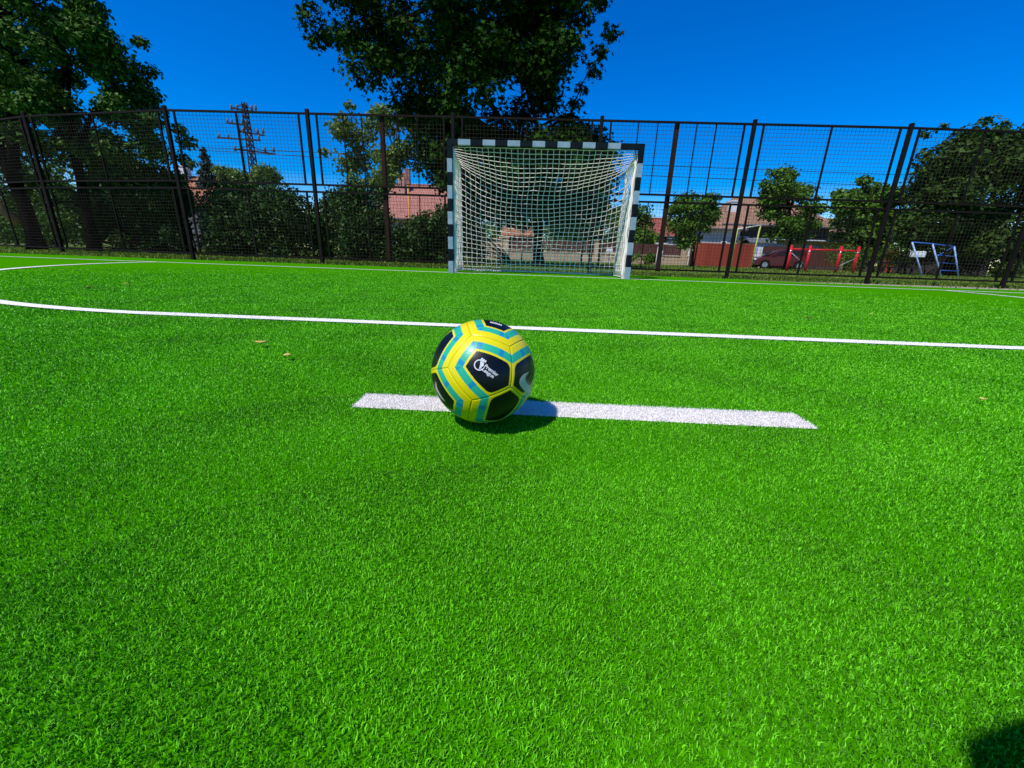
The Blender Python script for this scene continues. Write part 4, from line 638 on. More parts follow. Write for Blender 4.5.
 't787': [[14.25,17.54,2.6,0.41],[12.84,17.26,2.99,0.25],[12.98,17.05,4.35,0.29],[13.39,17.79,3.45,0.28],[13.17,18.56,3.79,0.49],[13.76,18.86,3.67,0.23],[13.51,18.57,3.41,0.35],[14.24,18.18,2.05,0.62],[14.16,19.05,4.49,0.42],[14.22,16.96,2.57,0.45],[14.03,17.82,4.06,0.51],[13.34,18.24,4.03,0.4],[13.59,17.8,2.97,0.46],[13.71,17.73,4.99,0.34],[13.91,18.69,3.31,0.29],[15.61,18.52,1.91,0.45],[14.35,18.81,4.45,0.62],[15.75,18.09,3.35,0.44],[14.74,17.75,2.35,0.54],[15.23,18.49,2.24,0.3],[14.04,18.28,2.25,0.5],[13.24,18.2,3.54,0.41],[15.11,18.93,4.34,0.63],[14.15,16.94,2.23,0.29],[14.06,17.47,4.13,0.47],[14.87,17.6,4.26,0.33],[13.71,18.94,4.35,0.51],[15.61,18.47,2.57,0.26],[12.77,17.79,4.35,0.35],[12.73,18.0,4.55,0.4],[15.05,19.02,2.43,0.6],[14.25,18.86,4.98,0.31],[14.66,17.24,3.17,0.22],[16.24,18.65,2.46,0.28],[14.14,18.54,3.52,0.23],[14.26,18.62,4.97,0.26],[14.15,17.89,4.37,0.35],[14.45,17.75,1.96,0.37],[14.4,18.31,3.48,0.26],[14.67,17.18,3.38,0.47],[15.69,18.74,2.93,0.29],[13.64,18.24,5.1,0.59],[14.22,18.32,2.88,0.41],[13.21,17.03,4.51,0.43],[12.99,18.39,4.22,0.33],[15.86,18.39,2.68,0.51],[13.03,17.95,3.78,0.57],[13.12,18.55,5.21,0.28],[13.73,18.4,1.91,0.39],[15.81,17.91,3.37,0.4],[15.49,17.48,2.57,0.29],[15.2,18.39,2.87,0.49],[13.47,16.84,2.55,0.36],[13.18,17.59,3.68,0.43],[13.28,18.32,3.07,0.53],[14.31,17.23,3.88,0.48],[15.52,17.89,3.85,0.26],[15.29,18.15,1.73,0.32]],
 't850': [[26.73,25.33,2.9,0.74],[23.84,25.23,3.62,0.45],[21.65,24.78,4.2,0.5],[26.79,27.15,3.41,0.72],[27.08,25.99,4.09,0.38],[25.71,26.67,5.37,0.52],[27.48,26.86,3.54,0.79],[26.25,26.16,5.3,0.5],[23.76,25.99,3.57,0.64],[23.41,24.98,3.72,0.38],[25.14,26.77,5.75,0.76],[25.65,26.36,2.33,0.86],[25.92,25.74,2.48,0.76],[23.3,26.98,3.56,0.65],[24.57,25.69,3.82,0.76],[23.85,27.46,4.44,0.81],[24.96,25.15,5.32,0.74],[21.93,25.1,4.77,0.69],[23.79,25.68,3.21,0.75],[24.45,26.55,4.83,0.47],[26.34,27.56,4.49,0.46],[23.21,26.14,5.39,0.46],[26.13,26.3,4.93,0.65],[26.83,26.03,4.15,0.67],[23.2,26.64,2.63,0.54],[25.91,25.77,3.45,0.67],[24.04,27.28,5.3,0.42],[26.85,26.38,2.74,0.63],[24.25,26.99,4.97,0.69],[23.4,25.57,2.54,0.54],[23.18,25.27,4.15,0.6],[28.0,26.13,2.36,0.5],[21.83,25.87,5.37,0.38],[23.69,26.26,6.32,0.47],[24.07,24.94,4.43,0.36],[25.93,25.68,2.91,0.38],[25.04,24.88,3.95,0.36],[22.15,25.48,5.08,0.63],[24.23,25.94,3.3,0.5],[24.9,26.43,4.72,0.68],[24.05,26.76,5.47,0.71],[23.4,25.41,4.9,0.56],[25.79,25.29,5.15,0.8],[25.22,25.99,3.43,0.87],[24.04,24.97,2.77,0.79],[26.04,25.51,3.09,0.47],[23.78,26.98,4.36,0.62],[26.1,25.44,3.89,0.51]],
 'big': [[29.22,17.01,4.64,0.68],[24.49,16.72,6.59,0.59],[31.35,18.17,3.85,0.97],[27.4,19.23,7.33,1.08],[28.48,19.04,6.72,0.9],[24.23,17.86,6.62,0.8],[26.78,18.09,7.68,0.48],[23.71,16.47,5.57,0.9],[22.76,18.67,5.85,0.51],[28.8,17.49,1.78,1.05],[29.97,19.08,7.15,0.67],[28.57,18.86,1.64,0.68],[26.08,15.97,3.05,1.01],[26.06,17.59,7.0,0.94],[20.94,17.56,3.3,0.82],[24.85,18.31,1.38,0.58],[25.0,16.8,5.78,0.5],[33.44,19.03,2.61,0.73],[24.65,17.36,4.08,0.55],[21.67,18.59,4.58,0.59],[30.77,19.08,6.63,0.65],[24.85,18.44,1.88,0.78],[24.65,18.7,7.13,0.66],[30.07,19.23,4.25,0.64],[30.92,18.7,5.78,0.97],[31.14,18.24,1.96,0.85],[27.41,19.76,5.53,0.81],[26.25,19.7,6.36,0.71],[28.43,18.04,4.07,0.71],[28.58,17.4,6.64,0.82],[31.08,19.74,5.08,0.92],[21.03,17.59,5.34,0.93],[26.72,19.63,3.64,0.63],[26.5,16.87,3.31,0.56],[26.7,16.66,5.84,0.78],[26.45,16.97,1.23,1.0],[30.05,18.97,3.43,0.71],[23.3,18.06,2.39,0.81],[23.85,17.11,1.46,0.86],[23.67,18.87,6.72,0.84],[32.16,18.99,2.3,1.15],[23.42,16.83,5.26,0.76],[22.58,18.74,1.93,0.75],[21.02,17.73,5.95,0.88],[23.01,17.57,3.12,0.6],[28.61,17.69,5.73,0.93],[21.76,17.69,4.97,1.05],[21.51,17.72,4.4,0.56],[27.34,17.29,4.21,0.67],[29.36,18.61,3.56,1.1],[27.96,19.0,6.99,0.88],[21.99,17.03,3.92,1.0],[30.58,18.17,1.92,0.71],[24.52,16.71,1.72,1.04],[21.7,18.41,3.91,0.63],[29.62,17.74,3.39,0.92],[27.55,19.71,6.72,0.8],[22.12,18.88,4.86,1.02],[30.1,19.82,4.99,1.0],[26.1,19.76,3.27,0.7],[22.38,17.98,7.17,0.55],[30.06,18.25,1.34,0.83],[29.42,18.84,6.78,1.06],[22.45,17.43,3.0,0.83],[23.64,17.78,5.67,0.82],[24.52,17.58,2.85,1.07],[31.04,17.1,2.17,0.78],[25.79,18.48,1.79,0.97],[21.0,16.91,3.86,0.63],[31.28,18.05,3.39,0.97],[23.8,18.02,2.89,0.81],[26.24,19.41,2.54,0.77],[28.52,19.38,5.62,0.71],[23.0,18.7,6.73,0.98],[26.1,18.61,3.66,0.96],[21.3,17.09,4.11,0.94],[21.49,16.82,3.95,0.68],[29.0,16.73,3.85,0.52],[24.3,17.27,4.89,0.54],[26.5,16.98,5.52,0.91],[23.51,17.91,4.75,1.05],[31.47,17.75,1.99,0.73],[22.71,17.24,6.97,0.81],[31.82,18.6,2.93,0.85],[29.02,17.27,1.47,0.5],[30.11,17.03,3.84,0.6],[25.15,16.71,5.63,0.61],[25.48,19.49,3.29,1.04],[29.66,19.39,3.89,1.08],[30.68,17.88,2.98,0.65],[29.22,19.62,4.58,0.64],[22.5,19.03,5.99,0.62],[23.51,16.53,4.56,0.67],[24.26,18.97,5.58,1.07],[20.58,16.39,2.6,0.94],[24.43,18.09,2.57,0.84],[23.52,18.98,5.26,0.99],[27.6,19.95,5.93,0.72],[32.12,19.5,3.29,0.93],[24.98,16.6,1.96,0.92],[28.81,18.25,1.86,0.91],[27.15,18.65,7.76,0.86],[27.58,17.82,3.66,0.85],[25.33,18.15,2.17,1.02],[21.62,18.0,2.86,0.63],[27.46,16.19,4.11,0.51],[21.38,16.43,5.88,0.98],[29.36,19.09,1.56,1.11],[29.03,19.19,4.39,1.06],[28.64,17.93,5.37,0.51],[31.57,19.2,4.5,0.86],[22.32,16.69,2.57,0.52],[29.56,17.9,5.68,0.97],[26.66,17.92,6.31,0.89],[26.14,18.75,7.48,0.55],[25.26,17.56,2.96,0.54],[30.9,17.76,1.8,0.71],[26.92,18.15,4.79,0.77],[26.83,18.05,1.98,0.76],[30.2,18.61,5.52,0.58],[21.44,16.16,4.22,1.0],[31.46,19.71,2.93,1.1],[28.21,18.3,7.04,0.48],[22.15,17.74,1.9,0.87],[26.32,17.36,7.29,0.74],[26.55,16.78,2.74,0.93],[25.34,18.54,6.53,0.93],[26.43,17.29,4.83,1.03],[22.98,16.51,3.5,0.54],[20.28,17.33,2.39,0.99],[20.67,18.31,7.24,0.27],[21.01,17.81,7.44,0.26],[23.69,18.55,7.97,0.32],[24.36,18.12,7.68,0.31]],
}

STAR = []
for i in range(10):
    a = math.pi / 2 + i * math.pi / 5; r_ = (.52 if i % 2 == 0 else .24); STAR.append((r_ * math.cos(a), r_ * math.sin(a)))
STAR = np.array(STAR)
OVAL = np.array([(0, -.5), (.26, -.1), (.2, .22), (0, .5), (-.2, .22), (-.26, -.1)])
def foliage(name, blobs, n, size, m, parent, shape=OVAL, up=.55, flat=.75, seed=1, droop=0.0):
    g = np.random.default_rng(seed); B = np.array(blobs, float)
    w = B[:, 3] ** 2.2; w /= w.sum(); k = g.choice(len(B), n, p=w)
    d = g.normal(size=(n, 3)); d /= np.linalg.norm(d, axis=1)[:, None]
    r = B[k, 3] * (g.uniform(.12, 1.0, n) ** .55) * g.choice([.9, 1, 1, 1, 1.15, 1.32], n)
    pos = B[k, :3] + d * r[:, None] * np.array([1.08, 1.08, flat])
    # sub-clumping: pull leaves towards twig points so that gaps open between them
    tw = max(60, n // 16); tp = pos[g.choice(n, tw, replace=False)]
    near = g.integers(0, tw, n)
    tgt = tp[near]; dist = np.linalg.norm(tgt - pos, axis=1)
    far_ = dist > .9 * B[k, 3]
    jj = np.arange(n)
    order = np.argsort(k)
    pull = g.uniform(.0, .55, n)
    pos = np.where(far_[:, None], pos, pos + (tgt - pos) * pull[:, None])
    pos = pos[pos[:, 2] > .04]; n = len(pos); d = d[:n]
    nrm = d * .55 + g.normal(size=(n, 3)) * .55 + np.array([0, 0, up]); nrm /= np.linalg.norm(nrm, axis=1)[:, None]
    t = g.normal(size=(n, 3)) + np.array([0, 0, -droop]); t -= nrm * (t * nrm).sum(1)[:, None]; t /= np.linalg.norm(t, axis=1)[:, None]
    b = np.cross(nrm, t); s = size * g.uniform(.65, 1.35, n)
    S = len(shape)
    V = pos[:, None, :] + (b[:, None, :] * shape[None, :, 0, None] + t[:, None, :] * shape[None, :, 1, None]) * s[:, None, None]
    V += nrm[:, None, :] * (np.abs(shape[None, :, 0, None]) * .35 * s[:, None, None])   # folded along the midrib
    tint = np.clip(g.normal(.45, .24, n), 0, 1)
    L = np.arange(n * S); st = np.arange(n) * S
    return np_mesh(name, V.reshape(-1, 3), L, st, m, np.repeat(tint, S), parent)

def limb(mb, a, b, r0, r1, bend=.12, seg=7, steps=6, g=rnd):
    a, b = Vector(a), Vector(b); L = (b - a).length; off = Vector((g.uniform(-1, 1), g.uniform(-1, 1), g.uniform(.1, 1))) * bend * L
    P = []; Rr = []
    for i in range(steps + 1):
        t = i / steps; P.append(a.lerp(b, t) + off * (math.sin(math.pi * t)) + Vector((g.gauss(0, .015), g.gauss(0, .015), 0)) * L * .3 * (0 < i < steps)); Rr.append(r0 + (r1 - r0) * t ** .8)
    mb.tube(P, Rr, seg); return P

def tree(name, key, base, forks, r0, n, size, leafm, label, cat='tree', group=None, bark='bark', shape=OVAL, seed=1, up=.5, nlimb=40, trunks=None, droop=0.0):
    root = empty(name, base)
    tag(root, label, cat, group)
    bl = [(x - base[0], y - base[1], z, r) for x, y, z, r in BLOBS[key]] if isinstance(key, str) else [(x - base[0], y - base[1], z, r) for x, y, z, r in key]
    g = random.Random(seed)
    mb = MB()
    F = [Vector(f) - Vector((base[0], base[1], 0)) for f in forks]
    # trunk with a flared foot
    top = F[0]
    P = []; Q = []
    for i in range(9):
        t = i / 8; P.append(Vector((top.x * t + g.gauss(0, .012) * r0 * 6, top.y * t, top.z * t - .03))); Q.append(r0 * (1 + .55 * (1 - t) ** 6) * (1 - .25 * t))
    mb.tube(P, Q, 12)
    for i in range(1, len(F)):
        limb(mb, F[0] - Vector((0, 0, .1)), F[i], r0 * .62, r0 * .3, .08, 9, 7, g)
    for b in g.sample(bl, min(nlimb, len(bl))):
        c = Vector(b[:3]); f = min(F, key=lambda q: (q - c).length)
        
        if (f - c).length > 2.4 and b[3] < .75: continue
        rr = max(.012, min(r0 * .28, b[3] * .09)); P = limb(mb, f, c, rr * 1.3, rr * .35, .10, 6, 6, g)
        for q in range(3):
            limb(mb, P[4], c + Vector((g.uniform(-1, 1), g.uniform(-1, 1), g.uniform(-.7, .9))) * b[3] * .9, rr * .4, rr * .12, .1, 4, 4, g)
    mb.build('trunk', M[bark], root, True)
    foliage('crown', bl, n, size, M[leafm], root, shape, up, seed=seed + 50, droop=droop)
    return root

tree('plane_tree', 'plane', (.12, 7.1, 0), [(.05, 7.1, 1.7), (-2.9, 7.3, 4.9), (-.7, 7.0, 5.6), (.9, 7.4, 4.6), (-4.2, 7.0, 6.8)], .17, 80000, .155, 'leaf_plane',
     'big dark plane tree with star-shaped leaves towering behind the goal', shape=STAR, seed=3, up=.75, nlimb=70)
tree('acacia_tree', 'left', (-12.9, 4.6, 0), [(-12.75, 4.6, 2.6), (-12.4, 4.7, 4.6), (-11.2, 4.6, 4.2), (-13.6, 4.5, 5.4)], .13, 56000, .11, 'leaf_left',
     'tall feathery tree behind the left end of the fence', seed=4, up=.65, nlimb=60, droop=.3)
# a second, bare trunk nearer the fence corner, with a sawn limb
root = empty('leaning_tree', (-14.3, 4.3, 0)); tag(root, 'thick dark trunk with a pale sawn limb at the left edge', 'tree')
mb = MB(); mb.tube([(0,0,-.03),(.02,0,.4),(0,.02,1.2),(-.15,0,2.2),(-.4,.1,3.4),(-.5,.1,4.6)], [.24,.17,.15,.13,.12,.09], 12)
mb.tube([(-.05,0,1.7),(.3,-.1,2.6),(.45,0,3.6)], [.15,.12,.07], 8); mb.build('trunk', M['bark'], root, True)
MB().tube([(-.22,-.1,.75),(-.42,-.25,1.15),(-.5,-.3,1.34)], [.13,.11,.10], 10).build('sawn_limb', M['cut_wood'], root, True)
foliage('crown', [(-.6,.2,4.6,1.0),(.5,.1,3.9,.7),(-1.4,.2,3.9,.9),(-.2,.5,2.7,.55),(-1.0,.6,3.0,.6),(.1,.4,2.0,.5),(-.7,.7,1.9,.6),(.6,.5,1.5,.5),(-1.3,.6,1.4,.6),(.9,.4,2.6,.55)], 6500, .12, M['leaf_left'], root, OVAL, .6, seed=77)

GS = 'shrubs along the outside of the fence'
def shrub(key, label, base, n, size, m, seed, name='shrub', group=GS, cat='shrub'):
    root = empty(name, base); tag(root, label, cat, group)
    bl = [(x - base[0], y - base[1], z, r) for x, y, z, r in BLOBS[key]]
    mb = MB(); g = random.Random(seed)
    for b in bl:
        c = Vector(b[:3]); f = Vector((0, 0, -.04))
        limb(mb, f, c, .022, .008, .08, 5, 5, g)
    mb.build('stems', M['bark'], root, True)
    foliage('leaves', bl, n, size, M[m], root, OVAL, .35, .95, seed=seed)
    return root
shrub('bushback', 'sunlit yellow-green bush glimpsed between the two left trunks', (-22.0, 13.5, 0), 10000, .18, 'leaf_yellow', 21)
shrub('thicket', 'dark green thicket behind the two left tree trunks', (-14.6, 7.6, 0), 12000, .12, 'leaf_left', 27)
shrub('shrub1', 'broad dark shrub under the tall feathery tree', (-10.3, 5.2, 0), 22000, .10, 'leaf_shrub', 22)
shrub('shrub2', 'clipped dark shrub in front of the pylon', (-7.3, 5.2, 0), 22000, .10, 'leaf_shrub', 23)
shrub('shrub3', 'rounded dark shrub under the pale airy tree', (-5.0, 5.3, 0), 17000, .10, 'leaf_shrub', 24)
shrub('shrub4', 'low loose shrub beside the left goal post', (-3.3, 5.3, 0), 14000, .10, 'leaf_shrub', 25)

tree('airy_tree', 'pale', (-7.6, 14, 0), [(-7.5, 14, 2.6), (-6.6, 14, 4.6), (-8.6, 14.2, 4.6)], .13, 8000, .19, 'leaf_pale', 'pale airy tree standing left of the goal', bark='bark_pale', seed=5)
tree('low_pale_tree', 'pale2', (-21.2, 24, 0), [(-21.2, 24, 3.2), (-19.6, 24, 4.2), (-22.6, 24.2, 4.3)], .14, 3000, .26, 'leaf_pale', 'low pale tree at the foot of the pylon', seed=6)
tree('garden_tree', 't693', (9.35, 18, 0), [(9.3, 18, 1.3), (9.0, 18, 2.5), (9.8, 18, 2.6)], .09, 8500, .16, 'leaf_mid', 'small bushy tree just right of the goal, before the red gate', seed=7)
tree('garden_tree', 't787', (14.75, 18, 0), [(14.7, 18, 1.7), (14.2, 18, 3.4), (15.3, 18, 3.2)], .13, 10500, .18, 'leaf_mid', 'rounded tree over the red exercise bars', seed=8)
tree('garden_tree', 't850', (24.6, 26, 0), [(24.6, 26, 2.0), (24.0, 26, 4.0), (25.6, 26, 3.6)], .2, 12000, .29, 'leaf_mid', 'wide tree between the exercise bars tree and the great dark tree', seed=9)
tree('lime_tree', 'big', (24.4, 18.5, 0), [(24.3, 18.5, 1.6), (22.6, 18.3, 4.2), (24.8, 18.4, 5.6), (27.5, 18.6, 4.8)], .3, 52000, .24, 'leaf_big', 'great dark dense tree filling the right side behind the climbing frame', seed=10, up=.7)
BLOBS['back_a'] = [(3.6 + rnd.uniform(-2.0, 2.0), 29 + rnd.uniform(-1, 1), rnd.uniform(1.6, 3.9), rnd.uniform(.5, 1.1)) for _ in range(34)]
BLOBS['back_b'] = [(8.3 + rnd.uniform(-1.7, 1.7), 30 + rnd.uniform(-1, 1), rnd.uniform(1.6, 4.6), rnd.uniform(.5, 1.0)) for _ in range(32)]
tree('garden_tree', 'back_a', (3.6, 29, 0), [(3.6, 29, 1.6), (3.0, 29, 2.6), (4.4, 29.1, 2.8)], .16, 9000, .24, 'leaf_big', 'dark round tree behind the maroon boards, seen through the right half of the net', seed=14)
tree('garden_tree', 'back_b', (8.3, 30, 0), [(8.3, 30, 1.6), (7.8, 30, 3.0), (8.9, 30.1, 2.8)], .15, 8000, .24, 'leaf_mid', 'green tree behind the right goal post, next to the bright red roof', seed=15)
# conifer
root = empty('spruce_tree', (-24.3, 25, 0)); tag(root, 'dark slender conifer rising beside the orange roof', 'tree')
MB().tube([(0,0,-.03),(0,0,3.5),(.1,0,6.9)], [.16,.1,.02], 8).build('trunk', M['bark'], root, True)
cb = []
for i in range(46):
    t = i / 45; z = 1.6 + 5.3 * t; rr = 1.25 * (1 - t) ** .8 + .08; a = i * 2.4
    cb.append((rr * .6 * math.cos(a), rr * .6 * math.sin(a), z - .1 * rr, max(.2, rr * .62)))
foliage('crown', cb, 14000, .22, M['leaf_conifer'], root, OVAL * np.array([.7, 1.3]), .3, .8, seed=31, droop=.6)
shrub('shrub5', 'tall pale green shrub seen through the left of the net', (-.95, 12, 0), 5000, .11, 'leaf_mid', 28)
# low scrub under the great tree and along the back boards
for (x, y, s, lab, m) in ((25.6, 16.2, .9, 'low scrub under the great dark tree, beside the climbing frame', 'leaf_big'), (30.5, 17.6, 1.3, 'tall scrub at the far right under the great dark tree', 'leaf_big'),
                          (23.6, 22.6, 1.7, 'tall bush before the maroon board fence, left of the short orange panel', 'leaf_mid'), (25.9, 21.6, 1.8, 'tall bush between the dark timber fence and the great dark tree', 'leaf_big'), (7.3, 21.0, .7, 'low bush on the grass before the beige wall', 'leaf_mid'), (-14.6, 13.6, .8, 'low yellow-green weeds behind the clipped shrub', 'leaf_yellow')):
    r_ = empty('bush', (x, y, 0)); tag(r_, lab, 'bush', 'low bushes beyond the fence')
    bl = [(rnd.uniform(-1, 1) * s * 1.6, rnd.uniform(-.5, .5) * s, rnd.uniform(.2, .8) * s, rnd.uniform(.3, .5) * s) for _ in range(12)]
    mb = MB()
    for b in bl: limb(mb, (0, 0, -.03), b[:3], .02, .008, .08, 4, 4)
    mb.build('stems', M['bark'], r_); foliage('leaves', bl, int(2600 * s), .12, M[m], r_, OVAL, .35, .95, seed=int(x * 10) + 900)
# far wooded edge of the village
bl = []
for i in range(330):
    x = -160 + i * 1.0; bl.append((x + rnd.uniform(-1, 1), 92 + rnd.uniform(-5, 5), rnd.uniform(1.0, 7.0), rnd.uniform(1.6, 3.2)))
o = foliage('far_treeline', bl, 30000, .9, M['leaf_mid'], None, OVAL, .4, seed=99); tag(o, 'low far line of trees closing the view beyond the houses', 'trees', kind='stuff')
# ------------------------------------------------------------------ houses, walls, boards
def gable_roof(mb, x0, x1, y0, y1, ze, zr, over=.35, th=.16, hip=0.0):
    """pitched roof with the ridge along x; hip > 0 pulls the ridge ends in"""
    xa, xb, ya, yb = x0 - over, x1 + over, y0 - over, y1 + over; ym = (ya + yb) / 2
    A, B, Cc, D = (xa, ya, ze), (xb, ya, ze), (xb, yb, ze), (xa, yb, ze)
    E, F = (xa + hip, ym, zr), (xb - hip, ym, zr)
    n = len(mb.v); lo = lambda p: (p[0], p[1], p[2] - th)
    mb.v += [A, B, Cc, D, E, F, lo(A), lo(B), lo(Cc), lo(D), lo(E), lo(F)]
    for f in ((0,1,5,4), (2,3,4,5), (1,2,5), (3,0,4), (7,6,10,11), (9,8,11,10), (6,7,1,0), (8,9,3,2), (7,8,2,1), (9,6,0,3), (8,7,11), (6,9,10)):
        mb.f.append(tuple(n + i for i in f)); mb.m.append(0)
    return mb
def house(name, org, w, d, ze, zr, wall, roof, label, hip=0.0, windows=(), door=None, chimney=None, over=.35, rz=0.0, chim_mat='wall_white'):
    root = empty(name, org, rz); tag(root, label, 'house')
    mb = MB(); mb.box(0, 0, -.1, w, d, ze)
    if hip == 0:                                       # gable ends
        for x in (0.0, w): mb.quad([(x, 0, ze), (x, d, ze), (x, d / 2, ze + (zr - ze) * d / (d + 2 * over))])
    mb.build('wall', M[wall], root)
    r = gable_roof(MB(), 0, w, 0, d, ze + .05, zr, over, .16, hip).build('roof', M[roof], root)
    rc = MB().tube([(-over + hip, d / 2, zr + .02), (w + over - hip, d / 2, zr + .02)], .09, 8).build('ridge_tiles', M[roof], r)
    if chimney:
        cx, cy, h = chimney; c = MB(); c.box(cx - .28, cy - .28, ze, cx + .28, cy + .28, h); c.box(cx - .34, cy - .34, h, cx + .34, cy + .34, h + .1)
        c.build('chimney', M[chim_mat], r)
    for (x, z, ww, hh) in windows:
        f = MB(); t = .07
        f.box(x, -.06, z, x + ww, .02, z + t); f.box(x, -.06, z + hh - t, x + ww, .02, z + hh)
        f.box(x, -.055, z + t, x + t, .02, z + hh - t); f.box(x + ww - t, -.055, z + t, x + ww, .02, z + hh - t); f.box(x + ww/2 - .03, -.05, z + t, x + ww/2 + .03, .02, z + hh - t)
        fo = f.build('window', M['white_paint'], root); MB().box(x + t, -.03, z + t, x + ww - t, .015, z + hh - t).build('pane', M['glass_dark'], fo)
    if door:
        x, ww, hh = door; do_ = MB().box(x, -.05, 0, x + ww, .02, hh).build('door', M['wall_dark'], root); MB().box(x + ww - .16, -.1, hh * .48, x + ww - .06, -.05, hh * .52).build('handle', M['steel'], do_)
    # gutter
    MB().tube([(-over, -over - .06, ze - .02), (w + over, -over - .06, ze - .02)], .06, 6).build('gutter', M['roof_slate'], root)
    return root
house('village_house', (-28.2, 23, 0), 5.5, 6.5, 3.35, 5.25, 'wall_grey', 'tile_orange', 'grey walled house with an orange tiled roof beside the conifer', windows=((1.0, 1.2, 1.0, 1.3), (3.6, 1.2, 1.0, 1.3)), chimney=(1.4, 3.0, 5.9))
a_ = empty('garden_shed', (-24.6, 20.6, 0)); tag(a_, 'low dark shed with a hipped clay roof before the orange roofed house', 'shed')
MB().box(0, 0, -.1, 2.4, 2.0, 2.75).build('wall', M['wall_grey'], a_)
gable_roof(MB(), 0, 2.4, 0, 2.0, 2.8, 3.5, .25, .12, 1.0).build('roof', M['tile_orange'], a_); dd_ = MB().box(.8, -.05, 0, 1.7, -.01, 2.0).build('door', M['wall_dark'], a_); MB().box(1.55, -.09, .95, 1.63, -.05, 1.05).build('handle', M['steel'], dd_)
house('village_house', (-13.6, 30, 0), 6.6, 7, 3.0, 6.2, 'wall_brick_pink', 'tile_pink', 'pink brick house with a pink tiled roof behind the pale airy tree', windows=((1.1, 1.0, 1.1, 1.4), (4.4, 1.0, 1.1, 1.4)), chimney=(1.6, 2.5, 6.9), chim_mat='wall_brick_pink')
house('village_house', (9.4, 34, 0), 5.0, 6, 2.5, 4.3, 'wall_grey', 'tile_red', 'low house with a bright red roof seen just right of the goal', hip=1.2, windows=((.8, 1.0, 1.0, 1.1),), chimney=None)
r_ = MB(); 
b_ = empty('white_annex', (12.6, 32.6, 0)); tag(b_, 'small white outbuilding beside the bright red roof', 'outbuilding')
MB().box(0, 0, -.1, 1.9, 1.6, 2.15).build('wall', M['wall_white'], b_); MB().quad([(-.15,-.15,2.2),(2.05,-.15,2.2),(2.05,1.75,2.45),(-.15,1.75,2.45)]).quad([(-.15,-.15,2.12),(2.05,-.15,2.12),(2.05,1.75,2.37),(-.15,1.75,2.37)]).build('roof', M['roof_slate'], b_)
house('village_house', (17.0, 32, 0), 9.0, 8, 3.55, 6.3, 'wall_dark', 'tile_brown', 'large house with a brown hipped tile roof and white chimney', hip=2.6, windows=((1.2, 1.1, 1.0, 1.5), (4.0, 1.1, 1.0, 1.5), (6.6, 1.1, 1.0, 1.5)), chimney=(1.0, 1.6, 5.6), over=.6)
house('village_house', (14.6, 31.2, 0), 3.4, 5, 3.1, 4.7, 'wall_brick_grey', 'tile_brown', 'pale block built wing with a small tiled roof behind the red gate', hip=1.6, windows=((1.9, 1.6, .5, .5),), over=.4)
# yellow shop-like building with a metal roof
y_ = empty('yellow_building', (17.4, 27.6, 0)); tag(y_, 'long yellow wall under a pale metal roof behind the parked car', 'building')
MB().box(0, 0, -.1, 9.5, 2.6, 2.16).build('wall', M['wall_yellow'], y_)
mb = MB(); mb.quad([(-.2,-.3,2.25),(9.7,-.3,2.25),(9.7,2.8,2.30),(-.2,2.8,2.30)]); mb.quad([(-.2,-.3,2.17),(9.7,-.3,2.17),(9.7,2.8,2.22),(-.2,2.8,2.22)]); mb.quad([(-.2,-.3,2.17),(9.7,-.3,2.17),(9.7,-.3,2.25),(-.2,-.3,2.25)]); mb.build('roof', M['roof_metal'], y_)
for x in (1.6, 4.2, 6.8):
    f = MB().box(x, -.06, .9, x + 1.0, -.005, 1.8).build('window', M['white_paint'], y_); MB().box(x + .08, -.085, .98, x + .92, -.062, 1.72).build('pane', M['glass_dark'], f)
# timber house glimpsed right
house('village_house', (24.2, 33, 0), 5.0, 6, 3.0, 4.6, 'wall_beige', 'tile_brown', 'beige house with a shallow roof glimpsed between the garden trees', windows=((1.0, 1.1, 1.0, 1.2),))
# low rendered wall with a board fence on top
w_ = empty('garden_wall', (0, 24, 0)); tag(w_, 'long low beige garden wall seen behind the goal net', 'wall')
MB().box(-2.2, -.12, -.1, 11.2, .12, .62).build('wall', M['wall_beige'], w_); MB().box(-2.25, -.16, .62, 11.25, .16, .68).build('coping', M['wall_beige'], w_)
for x in (-2.0, 4.65, 10.9): MB().box(x - .22, -.2, -.1, x + .22, .2, 1.5).box(x - .27, -.25, 1.5, x + .27, .25, 1.58).build('pillar', M['wall_beige'], w_)
def board_fence(x0, x1, y, z0, z1, m, label, wid=.13, lean=0.0):
    r_ = empty('board_fence', (x0, y, 0)); tag(r_, label, 'fence', 'board fences behind the field'); mb = MB(); L = x1 - x0; n = int(L / wid)
    for i in range(n):
        a = i * L / n; mb.box(a + .006, rnd.uniform(-.006, .006), z0, a + L / n - .006, .024, z1 + rnd.uniform(-.015, .015))
    mb.build('boards', M[m], r_)
    MB().box(0, .03, z0 + .15, L, .08, z0 + .23).build('rail', M[m], r_); MB().box(0, .03, z1 - .25, L, .08, z1 - .17).build('rail', M[m], r_)
    k = max(2, int(L / 2.6))
    for i in range(k + 1): MB().box(i * L / k - .05, .082, z0 - .1 if z0 < .5 else z0, i * L / k + .05, .18, z1 - .05).build('post', M['wall_dark'], r_)
    return r_
board_fence(-1.75, 4.4, 23.95, .70, 1.42, 'board_maroon', 'dark maroon boards on the beige wall, behind the goal')
board_fence(4.92, 10.65, 23.95, .70, 1.42, 'board_maroon', 'dark maroon boards on the beige wall, right of the goal')
board_fence(11.3, 15.6, 23.6, .02, 1.62, 'board_red', 'brick red boarded gate fence beside the garden wall', .5)
board_fence(17.3, 24.9, 25.4, .02, 1.62, 'board_maroon', 'maroon board fence behind the red exercise bars')
board_fence(24.95, 25.9, 24.2, .02, 1.62, 'board_orange', 'short orange red board panel left of the dark timber fence', .32)
